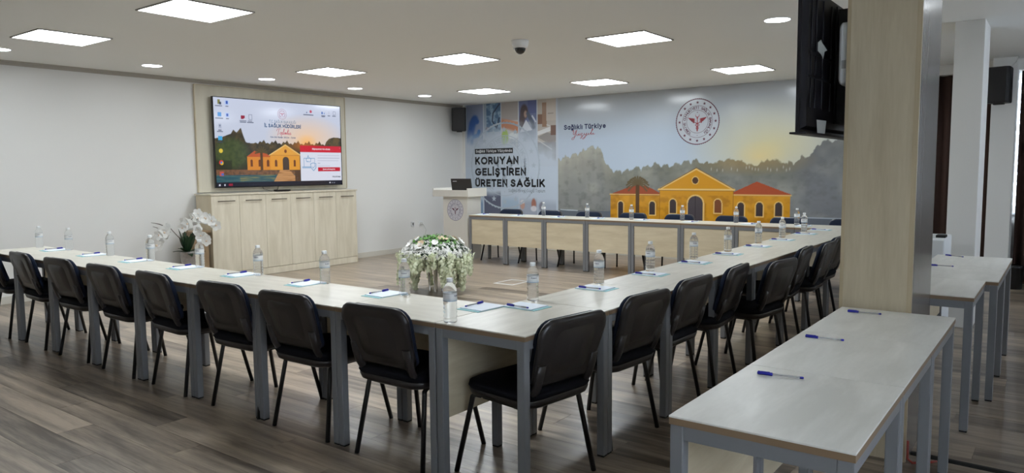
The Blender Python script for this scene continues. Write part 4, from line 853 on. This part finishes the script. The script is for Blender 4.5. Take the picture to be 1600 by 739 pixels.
# ================================================================== BOTTLES, PADS, PENS
def make_bottle():
    t = thing('water_bottle', 'x', 'bottle', (0, 0, 0), 0, 'water bottles')
    pr = [(0.024, 0.0), (0.029, 0.003), (0.0315, 0.010)]; z = 0.018
    for k in range(4): pr += [(0.0315, z), (0.0285, z+0.006), (0.0315, z+0.012)]; z += 0.019
    pr += [(0.0315, 0.098), (0.0318, 0.140), (0.0315, 0.150), (0.027, 0.166), (0.019, 0.178), (0.0132, 0.184), (0.0132, 0.198)]
    MB().lathe(pr, 20).build('body', M_pet, t)
    MB().lathe([(0.0152, 0.187), (0.0155, 0.189), (0.0155, 0.203), (0.0145, 0.205)], 20).build('cap', M_cap, t)
    mb = MB(); mb.lathe([(0.0324, 0.101), (0.0324, 0.139)], 24, cap0=False, cap1=False); lb = mb.build('label', M_lab, t)
    mb = MB(); v, f = glyphs('FUSKA', 0.02)
    for k in range(2):
        a0 = k*PI+R(-90); sc2 = 0.030/(v[:, 0].max()-v[:, 0].min()); xm = (v[:, 0].min()+v[:, 0].max())/2
        mb.add([(0.0328*math.cos(a0+(x-xm)*sc2/0.0328), 0.0328*math.sin(a0+(x-xm)*sc2/0.0328), 0.122+y*sc2*1.15) for x, y in v], f)
    mb.build('lettering', M_txtnavy, lb)
    return t
M_lab = mat('bottle_label', (0.70, 0.74, 0.78), 0.35)
_nt = M_lab.node_tree; _tc2 = _nt.nodes.new('ShaderNodeTexCoord'); _sx = _nt.nodes.new('ShaderNodeSeparateXYZ'); _cr = _nt.nodes.new('ShaderNodeValToRGB')
_mr = _nt.nodes.new('ShaderNodeMapRange'); _mr.inputs[1].default_value = 0.101; _mr.inputs[2].default_value = 0.139
_nt.links.new(_tc2.outputs['Object'], _sx.inputs[0]); _nt.links.new(_sx.outputs[2], _mr.inputs[0]); _nt.links.new(_mr.outputs[0], _cr.inputs[0])
_el = _cr.color_ramp.elements; _cr.color_ramp.interpolation = 'CONSTANT'
_el[0].position = 0.0; _el[0].color = (0.34, 0.46, 0.60, 1); _el[1].position = 0.10; _el[1].color = (0.70, 0.74, 0.76, 1)
for p_, c_ in ((0.34, (0.80, 0.81, 0.81, 1)), (0.86, (0.60, 0.60, 0.59, 1))):
    e_ = _el.new(p_); e_.color = c_
_nt.links.new(_cr.outputs[0], _nt.nodes['Principled BSDF'].inputs['Base Color'])
bottle = make_bottle()
def make_pad():
    t = thing('notepad', 'x', 'notepad', (0, 0, 0), 0, 'notepads')   # long side along local y, sitter at -y
    MB().box(-0.074, 0.074, -0.105, 0.105, 0.0, 0.0022).build('cover', M_teal, t)
    MB().box(-0.071, 0.0735, -0.080, 0.1045, 0.0022, 0.006).build('paper', M_paper, t)
    return t
def make_pen():
    t = thing('pen', 'x', 'pen', (0, 0, 0), 0, 'blue ballpoint pens')  # lies along local x, cap at -x
    def al(prof, n=10): return MB().lathe(prof, n).xform(lambda x, y, z: (z, x, y+0.0056))
    al([(0.0022, -0.030), (0.0036, -0.028), (0.0038, 0.064)]).build('barrel', M_penbarrel, t)
    al([(0.0009, -0.03), (0.0009, 0.060)], 6).build('refill', M_ink, t)
    mb = al([(0.0044, -0.074), (0.0052, -0.072), (0.0055, -0.026), (0.0048, -0.025)]); mb.box(-0.072, -0.034, -0.0018, 0.0018, 0.0105, 0.0125); mb.build('cap', M_blue, t)
    al([(0.0041, 0.061), (0.0043, 0.070), (0.0028, 0.0725)]).build('end_plug', M_blue, t)
    return t
pad, pen = make_pad(), make_pen(); index_children()
started = set()
def put(src, loc, rz, label):
    if src.name not in started:
        started.add(src.name); src.location = loc; src.rotation_euler = (0, 0, rz); src['label'] = label; return src
    return dup(src, None, loc, rz, label)
Z = TZ
def toward(x, y): return math.atan2(-y, -x)+PI/2
FB = [(-7.80, 2.87), (-7.28, 2.92), (-6.47, 2.915), (-5.79, 2.915), (-5.07, 2.915), (-4.33, 2.905), (-3.655, 2.92), (-2.94, 2.90)]
for i, (x, y) in enumerate(FB): put(bottle, (x, y, Z), toward(x, y)+rng.uniform(-0.6, 0.6), '%s clear water bottle from the left on the left table row' % ORD[i])
put(bottle, (-2.225, 2.482, Z), toward(-2.2, 2.5)+1.1, 'clear water bottle at the near corner closest to the camera')
RB = [(-2.235, 3.15), (-2.245, 3.86), (-2.23, 4.52), (-2.255, 5.31), (-2.235, 5.97), (-2.25, 6.78), (-2.24, 7.46), (-2.255, 8.28)]
for i, (x, y) in enumerate(RB): put(bottle, (x, y, Z), toward(x, y)+rng.uniform(-0.5, 0.5), '%s clear water bottle along the right table row from the near corner' % ORD[i])
HB = [(-6.36, 9.26), (-5.55, 9.20), (-4.80, 9.14), (-4.10, 9.26), (-3.35, 9.22), (-2.58, 9.16)]
for i, (x, y) in enumerate(HB): put(bottle, (x, y, Z), toward(x, y)+rng.uniform(-0.5, 0.5), '%s clear water bottle from the lectern on the head table row' % ORD[i])
PAD = [(x, 2.838, R(rng.uniform(-3, 3)), '%s white notepad from the left on the left table row' % ORD[i]) for i, x in enumerate([-7.38, -6.63, -5.88, -5.145, -4.445, -3.745, -3.04, -2.335])]
PAD += [(-2.160, y, PI/2+R(rng.uniform(-3, 3)), '%s white notepad from the near corner on the right table row' % ORD[i]) for i, y in enumerate([2.99, 3.69, 4.39, 5.12, 5.78, 6.50, 7.21, 8.0, 8.60])]
PAD += [(x, 9.08, PI+R(rng.uniform(-4, 4)), '%s white notepad from the lectern on the head table row' % ORD[i]) for i, x in enumerate([-7.40, -6.72, -5.98, -5.31, -4.60, -3.90, -3.13, -2.48])]
for i, (x, y, a, lab) in enumerate(PAD):
    put(pad, (x, y, Z), a, lab)
    row = 0 if i < 8 else (1 if i < 17 else 2)
    dx, dy = (-0.058, 0.012) if row < 2 else (-0.05, 0.0)            # along the pad's left long side, cap away from the sitter
    px, py = x+dx*math.cos(a)-dy*math.sin(a), y+dx*math.sin(a)+dy*math.cos(a)
    put(pen, (px, py, Z+0.006), a-PI/2+R(rng.uniform(-5, 5)), lab.replace('white notepad', 'blue pen'))
for (x, y, a, lab) in [(-0.728, 2.442, 8, 'blue ballpoint pen on the nearest foreground side table'), (-0.75, 3.09, 2, 'blue ballpoint pen on the middle foreground side table'), (-0.735, 3.75, 1, 'blue ballpoint pen on the side table against the oak column'),
                       (-0.665, 5.85, 0, 'blue ballpoint pen half hidden by the oak column on the far side table'), (-0.66, 6.54, -30, 'blue ballpoint pen at the far end of the far side tables')]:
    put(pen, (x, y, Z), R(a), lab)

# ================================================================== OAK COLUMN, MOUNTED TV
c = structure('trim_5', MB().box(-0.878, -0.569, 3.912, 4.523, 0, ZC), M_oaktrim)
MB().box(-0.868, -0.584, 3.905, 3.913, 0.0, ZC).build('cladding_panel', M_oak, c)
MB().box(-0.885, -0.868, 3.903, 3.922, 0, ZC).build('corner_strip', M_oaktrim, c); MB().box(-0.584, -0.562, 3.903, 3.922, 0, ZC).build('corner_strip', M_oaktrim, c)
tag(MB().box(-0.570, -0.563, 3.922, 4.53, 0, ZC).build('cladding_panel', M_satin, c), 'satin grey-brown side panel')
MB().box(-0.885, -0.877, 3.922, 4.53, 0, ZC).build('cladding_panel', M_oak, c)
t = thing('column_television', 'black television seen from behind on the oak column', 'television', (-1.02, 4.22, 1.6)); O = tuple(t.location)
MB().bbox(-1.040, -1.022, 3.62, 4.82, 1.60, 2.30, 0.004).build('housing', M_tvback, t, O)
mb = MB(); mb.rings([[(-1.022, y, z) for y, z in ((3.632, 1.615), (4.81, 1.615), (4.81, 2.29), (3.632, 2.29))], [(-1.000, y, z) for y, z in ((3.66, 1.63), (4.78, 1.63), (4.78, 2.28), (3.66, 2.28))]], smooth=False); mb.build('back_cover', M_tvback, t, O)
for y in (3.70, 3.78, 3.90, 4.06): MB().bbox(-1.001, -0.993, y, y+0.02, 1.72, 2.25, 0.003).build('rib', M_tvback, t, O)
for z in (1.86, 1.97): MB().bbox(-1.001, -0.994, 3.68, 4.70, z, z+0.015, 0.003).build('rib', M_tvback, t, O)
MB().bbox(-1.062, -0.985, 3.605, 4.83, 1.590, 1.600, 0.003).build('bottom_ledge', M_tvback, t, O)
MB().box(-0.998, -0.885, 4.16, 4.34, 1.66, 2.25).build('mount_arm', M_blackmetal, t, O)
MB().box(-0.993, -0.985, 4.13, 4.60, 1.66, 2.26).build('mount_plate', M_tvback, t, O)
mb = MB(); mb.poly_prism([(3.80, 2.035), (3.85, 2.055), (3.88, 2.04), (3.97, 2.018), (3.92, 2.005), (3.90, 1.968), (3.86, 1.985), (3.80, 1.995)], -0.9925, -0.9915, 0); tag(mb.build('sticker', M_paperscrap, t, O), 'torn pale sticker')
mb = MB(); mb.poly_prism([(3.83, 1.602), (3.97, 1.602), (3.99, 1.668), (3.81, 1.665)], -0.9925, -0.9915, 0); tag(mb.build('sticker', M_paperscrap, t, O), 'torn white label at the bottom')
mb = MB(); mb.box(-0.9925, -0.985, 4.15, 4.21, 1.768, 1.795); mb.build('clip', M_white, t, O)
t = thing('access_point', 'slim white box standing upright between black television and oak column', 'network device', (-0.885, 4.0, 1.84)); O = (-0.885, 4.0, 1.84)
mb = MB(); o = rrect(0.155, 0.305, 0.03, 5)
mb.rings([[(-0.886, 4.0+a*0.94, 1.99+b2*0.97) for a, b2 in o], [(-0.892, 4.0+a, 1.99+b2) for a, b2 in o], [(-0.915, 4.0+a, 1.99+b2) for a, b2 in o], [(-0.925, 4.0+a*0.9, 1.99+b2*0.94) for a, b2 in o]], smooth=False); mb.build('case', M_white, t, O)
MB().box(-0.912, -0.890, 3.9215, 3.923, 1.915, 1.955).build('socket', M_frame, t, O)
t = thing('floor_cable', 'dark cable running across the floor beside the oak column', 'cable', (0, 4.05, 0))
tag(t, 'dark cable cover running across the floor from the oak column'); t['category'] = 'cable'
mb = MB(); mb.rings([[(x, y, 0.0), (x, y-0.012, 0.012), (x, y-0.03, 0.012), (x, y-0.042, 0.0)] for x, y in ((-0.56, 0.02), (0.4, -0.02), (1.4, 0.02), (2.55, 0.0))], smooth=False); mb.build('cover', M_rubber, t)
t = thing('red_cable', 'short red cable lying at the foot of the oak column', 'cable', (-0.53, 3.96, 0))
MB().tube([(-0.02, -0.08, 0.12), (-0.02, -0.075, 0.03), (0.0, -0.06, 0.008), (0.06, -0.01, 0.008), (0.09, 0.03, 0.008)], 0.006, 6).build('wire', M_redcable, t)

# ================================================================== FAR RIGHT: pillar speaker, curtains, blind, fridge
t = speaker('pillar_speaker', 'black loudspeaker hung on the beige pillar by the window', (-0.655, 10.13, 2.145), R(-12), 0.25, 0.40, 0.26)
MB().tube([(0.10, 0.0, 0.40), (0.13, 0.08, 0.46), (0.12, 0.2, 0.525)], 0.006, 6).build('cable', M_cable, t)
def curtain(x0, x1, y, label, n):
    mb = MB(); N = n*8; pts = []
    for i in range(N+1):
        f = i/N; pts.append((x0+(x1-x0)*f, y+0.032*math.sin(f*n*2*PI)))
    rings = []
    for z in (0.02, 1.3, 2.555):
        rings.append([(x, yy2, z) for x, yy2 in pts]+[(x, yy2+0.004, z) for x, yy2 in reversed(pts)])
    mb.rings(rings); o = mb.build('curtain', M_curtain, None, off=((x0+x1)/2, y, 0), loc=((x0+x1)/2, y, 0)); tag(o, label, 'curtain', 'brown curtains')
curtain(-1.45, -0.755, 10.72, 'dark brown curtain hanging behind the beige pillar', 5)
curtain(-0.475, 1.25, 10.70, 'dark brown curtain at the right edge beside the blind', 13)
t = thing('zebra_blind', 'bright white zebra blind in the narrow window gap', 'blind', (0.45, 10.79, 2.55))
z = 2.54
while z > 0.83:
    MB().box(-0.99, 0.6, -0.002, 0.0, z-0.085-2.55, z-2.55).build('slat', M_blind, t); z -= 0.122
MB().box(-0.99, 0.6, -0.012, 0.008, 0.82-2.55, 0.845-2.55).build('bottom_bar', M_white, t)
t = thing('mini_fridge', 'small white fridge standing behind the far side table', 'fridge', (-1.0, 6.82, 0))
MB().bbox(-0.25, 0.235, 0.03, 0.50, 0.02, 0.85, 0.012).build('body', M_whitebright, t); MB().bbox(-0.25, 0.235, 0.0, 0.028, 0.03, 0.84, 0.008).build('door', M_whitebright, t)
MB().box(-0.2, 0.2, 0.05, 0.45, 0.0, 0.02).build('foot', M_rubber, t); MB().box(0.11, 0.135, -0.002, 0.0, 0.715, 0.735).build('badge', M_txtblack, t)
t = thing('black_gadget', 'small black box on top of the white fridge', 'box', (-0.80, 6.95, 0.85)); MB().bbox(-0.035, 0.035, -0.06, 0.06, 0.0, 0.022, 0.005).build('case', M_rubber, t); MB().tube([(0.0, 0.06, 0.01), (0.0, 0.12, 0.006), (-0.04, 0.18, 0.005)], 0.004, 6).build('cord', M_rubber, t)
t = thing('waste_bin', 'small black bin on the floor below the window curtain', 'bin', (-0.43, 10.33, 0))
MB().lathe([(0.075, 0.0), (0.095, 0.26), (0.100, 0.265), (0.092, 0.265), (0.072, 0.01)], 18, cap1=False).build('tub', M_rubber, t)
MB().lathe([(0.103, 0.255), (0.103, 0.275), (0.088, 0.275)], 18, cap0=False, cap1=False).build('rim', M_black, t)

# ================================================================== FLOWERS
def orient(d):
    d = Vector(d).normalized(); return d.to_track_quat('Z', 'Y').to_matrix()
def petals_mesh(name, m, n, r, w, cup=0.25):
    mb = MB()
    for k in range(n):
        a = 2*PI*k/n; ca, sa = math.cos(a), math.sin(a)
        for (x0, x1) in ((0, 1),):
            P = [(0.08*r, -0.25*w, 0), (0.08*r, 0.25*w, 0), (0.6*r, w, cup*r*0.5), (r, 0.35*w, cup*r), (r, -0.35*w, cup*r), (0.6*r, -w, cup*r*0.5)]
            mb.add([(x*ca-y*sa, x*sa+y*ca, z) for x, y, z in P], [(0, 1, 2, 5), (5, 2, 3, 4)], True)
    return mb.mesh(name, m)
# white orchid in a silver pot, on the floor before the brown stand
t = thing('flower_stand', 'small brown wooden stand against the left side of the cabinet', 'stand', (-9.075, 5.19, 0))
MB().bbox(-0.135, 0.125, -0.125, 0.125, 0.655, 0.685, 0.004).build('top', M_brownwood, t); MB().bbox(-0.11, 0.105, -0.10, 0.10, 0.60, 0.655, 0.003).build('apron', M_brownwood, t)
MB().bbox(-0.11, 0.105, -0.10, 0.10, 0.03, 0.60, 0.003).build('body', M_brownwood, t); MB().bbox(-0.12, 0.115, -0.115, 0.115, 0.0, 0.03, 0.003).build('base', M_brownwood, t)
ox, oy = -8.79, 4.90
t = thing('potted_orchid', 'white orchid with arching stems in a silver pot by the cabinet', 'potted plant', (ox, oy, 0))
MB().lathe([(0.055, 0.0), (0.065, 0.01), (0.068, 0.12), (0.080, 0.30), (0.094, 0.44), (0.100, 0.455), (0.092, 0.456), (0.085, 0.43)], 20).build('pot', M_silver, t)
MB().lathe([(0.085, 0.425), (0.05, 0.44), (0.01, 0.445)], 12).build('soil', M_stem, t)
leaf_r = random.Random(3)
for k in range(22):
    a = 2*PI*k/22+leaf_r.uniform(-.2, .2); L = leaf_r.uniform(0.15, 0.22) if k % 2 else leaf_r.uniform(0.22, 0.36); e = leaf_r.uniform(0.1, 0.75) if k % 2 else leaf_r.uniform(1.05, 1.4); mb = MB(); rows = []
    for q in (0, 0.25, 0.5, 0.75, 1.0):
        wdt = 0.034*math.sin(PI*min(0.98, 0.15+q*0.82)); r = L*q*math.cos(e)+0.01; z = 0.43+L*q*math.sin(e)-0.16*L*q*q*4*(0.5 if k % 2 else 0.1)
        rows.append([(r*math.cos(a)-s*wdt*math.sin(a), r*math.sin(a)+s*wdt*math.cos(a), z+abs(s)*0.006) for s in (-1, 0, 1)])
    mb.rings(rows, False, False, True, False); mb.build('leaf', M_leaf, t)
orch = [petals_mesh('flower', M_petal, 5, 0.074, 0.040, 0.2), petals_mesh('flower', M_petal, 6, 0.068, 0.034, 0.35)]
ctr = MB().lathe([(0.012, 0.0), (0.010, 0.014), (0.002, 0.02)], 8).mesh('flower_centre', M_rose)
# image-right on the wall is +Y/+X; stems arch left and right as in the photo
Rv = Vector((cy, -sy, 0)); 
def stem(pts, r=0.004): return [Vector((0, 0, 0))+Rv*a+Vector((0, 0, z))+Vector((-Rv.y, Rv.x, 0))*d for a, z, d in pts]
ST = [([(0, .44, 0), (-.10, .62, .01), (-.2, .74, .0), (-.30, .70, -.02), (-.38, .56, -.03)], 10), ([(0, .44, 0), (-.03, .66, .04), (.02, .84, .04), (.12, .90, .05), (.22, .88, .06), (.35, .80, .05)], 9), ([(0, .44, 0), (.06, .62, -.03), (.14, .73, -.04), (.22, .70, -.05), (.26, .58, -.05)], 7), ([(0, .44, 0), (-.04, .66, -.02), (-.02, .80, -.02), (.03, .82, -.03)], 4)]
for pts, nf in ST:
    P = stem(pts); MB().tube(P, 0.0045, 6).build('stem', M_stem, t)
    for k in range(nf):
        f = len(P)-1-(k/nf)*(len(P)-1)*0.52; i = min(int(f), len(P)-2); p = P[i].lerp(P[i+1], f-i)
        n = Vector((0.45+leaf_r.uniform(-.5, .5), -0.75+leaf_r.uniform(-.4, .4), leaf_r.uniform(-.35, .3))).normalized()
        o = link('flower', orch[k % 2], t); q = p+n*0.015+Vector((leaf_r.uniform(-.02, .02), leaf_r.uniform(-.02, .02), leaf_r.uniform(-.025, .025)))
        o.matrix_local = Matrix.Translation(q) @ (orient(n).to_4x4()) @ Matrix.Rotation(leaf_r.uniform(0, 6), 4, 'Z') @ Matrix.Scale(leaf_r.uniform(0.85, 1.15), 4)
        link('flower_centre', ctr, o)
for pts in ([(-.2, .74, 0), (-.34, .80, .0), (-.45, .82, .01)], [(-.2, .70, -.02), (-.30, .73, 0), (-.43, .77, .01)]): MB().tube(stem(pts), [0.004, 0.006, 0.002], 6).build('twig', M_stem, t)

# big white arrangement on crystal legs in the middle of the floor
ax, ay = -5.96, 6.40
t = thing('flower_arrangement', 'large trailing white flower arrangement on a metal stand mid floor', 'flower arrangement', (ax, ay, 0))
for k in range(4):
    a = R(35+90*k); bx, by = 0.075*math.cos(a), 0.075*math.sin(a)
    MB().tube([(bx, by, 0.0), (bx, by, 0.01), (bx*1.1, by*1.1, 0.28), (bx*1.2, by*1.2, 0.42)], [0.012, 0.008, 0.015, 0.017], 8).build('leg', M_crystal, t)
MB().lathe([(0.02, 0.40), (0.12, 0.41), (0.19, 0.45), (0.22, 0.50), (0.10, 0.54), (0.02, 0.55)], 20).build('bowl', M_darkmetal, t)
fr = np.random.default_rng(5)
def scatter(n, fn, size, mname, m, quad=2):
    mb = MB()
    for _ in range(n):
        p, nrm = fn(); rot = orient(nrm) @ Matrix.Rotation(fr.uniform(0, 6.28), 3, 'Z'); s = size*fr.uniform(0.6, 1.3)
        for q in range(quad):
            a = q*2*PI/quad
            P = [Vector((0.05*s*math.cos(a+1), 0.05*s*math.sin(a+1), 0)), Vector((0.7*s*math.cos(a+0.6), 0.7*s*math.sin(a+0.6), 0.25*s)), Vector((s*math.cos(a), s*math.sin(a), 0.2*s)), Vector((0.7*s*math.cos(a-0.6), 0.7*s*math.sin(a-0.6), 0.25*s))]
            mb.add([Vector(p)+rot @ v for v in P], [(0, 1, 2, 3)], True)
    return tag(mb.build(mname, m, t), kind='stuff')
def dome(ru=0.40, zh=0.17, zb=0.47):
    def fn():
        a = fr.uniform(0, 2*PI); e = math.asin(fr.uniform(-0.1, 1)); r = fr.uniform(0.75, 1.0); d = Vector((math.cos(a)*math.cos(e), math.sin(a)*math.cos(e), math.sin(e)))
        return (d.x*ru*r, d.y*ru*r, zb+d.z*zh*r), (d.x+fr.uniform(-.6, .6), d.y+fr.uniform(-.6, .6), d.z+0.3+fr.uniform(-.6, .6))
    return fn
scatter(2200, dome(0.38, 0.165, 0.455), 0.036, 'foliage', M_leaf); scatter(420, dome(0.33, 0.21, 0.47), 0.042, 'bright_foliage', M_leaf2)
scatter(2500, dome(0.415, 0.175, 0.455), 0.018, 'small_blossom', M_petal, 4)
rose = petals_mesh('rose', M_rose, 7, 0.042, 0.022, 0.7); wrose = petals_mesh('rose', M_petal, 8, 0.046, 0.022, 0.6)
for k in range(16):
    a = 2*PI*k/16+fr.uniform(-.2, .2); e = R(fr.uniform(35, 80)); d = Vector((math.cos(a)*math.cos(e), math.sin(a)*math.cos(e), math.sin(e)))
    o = link('rose', rose if k % 3 == 0 else wrose, t); o.matrix_local = Matrix.Translation((d.x*0.40, d.y*0.40, 0.47+d.z*0.175)) @ orient(d).to_4x4() @ Matrix.Scale(fr.uniform(0.8, 1.2), 4)
def strand_mesh(L, seed):
    r = np.random.default_rng(seed); mb = MB()
    for k in range(int(L*620)):
        f = r.uniform(0, 1); z = -L*f; rad = 0.062*(1-0.6*f)+0.008; a = r.uniform(0, 6.28); p = Vector((rad*math.cos(a)*r.uniform(.3, 1), rad*math.sin(a)*r.uniform(.3, 1), z)); n = Vector((math.cos(a), math.sin(a), r.uniform(-.8, .4))); rot = orient(n); s = 0.016*r.uniform(.7, 1.4)
        mb.add([p+rot @ Vector(v) for v in ((-s, 0, 0), (0, -s, 0.004), (s, 0, 0), (0, s, 0.004))], [(0, 1, 2, 3)], True)
    mb.tube([(0, 0, 0.02), (0, 0, -L)], 0.003, 5); return mb.mesh('blossom_strand', M_petal2)
SM = [strand_mesh(L, 40+i) for i, L in enumerate((0.26, 0.35, 0.18, 0.42))]
for k in range(46):
    a = 2*PI*k/46+fr.uniform(-.08, .08); r = fr.uniform(0.30, 0.43)
    dens = math.cos(a-math.atan2(Rv.y, Rv.x)); front = math.cos(a-math.atan2(-ay, -ax))   # long on the right, short before the legs
    o = link('blossom_strand', SM[2 if (front > 0.2 and -0.75 < dens < 0.1) else k % 4], t); o.location = (r*math.cos(a), r*math.sin(a), fr.uniform(0.43, 0.50)); o.rotation_euler = (fr.uniform(-.2, .2), fr.uniform(-.2, .2), fr.uniform(0, 6))
for k, (a, z) in enumerate(((0.17, 0.13), (0.33, 0.10))):
    p = Rv*a; MB().tube([p+Vector((0, -0.02, 0.45)), p+Vector((0.01, -0.03, 0.25)), p+Vector((0.02, -0.03, z))], 0.006, 6).build('twig', M_stem, t)
    MB().lathe([(0.003, -0.018), (0.016, -0.006), (0.018, 0.004), (0.004, 0.018)], 10, tuple(p+Vector((0.02, -0.03, z-0.015)))).build('crystal_drop', M_crystal, t)

# floor socket frame
t = thing('floor_box', 'square metal floor box let into the floor beyond the flowers', 'floor box', (-5.63, 7.47, 0))
a, b2 = 0.15, 0.19   # pale frame
MB().box(-a, a, -b2, -b2+0.03, 0, 0.004).box(-a, a, b2-0.03, b2, 0, 0.004).box(-a, -a+0.022, -b2+0.03, b2-0.03, 0, 0.004).box(a-0.022, a, -b2+0.03, b2-0.03, 0, 0.004).build('frame', M_white, t)
MB().box(-a+0.023, a-0.023, -b2+0.031, b2-0.031, 0.0002, 0.0022).build('lid', M_plank, t)
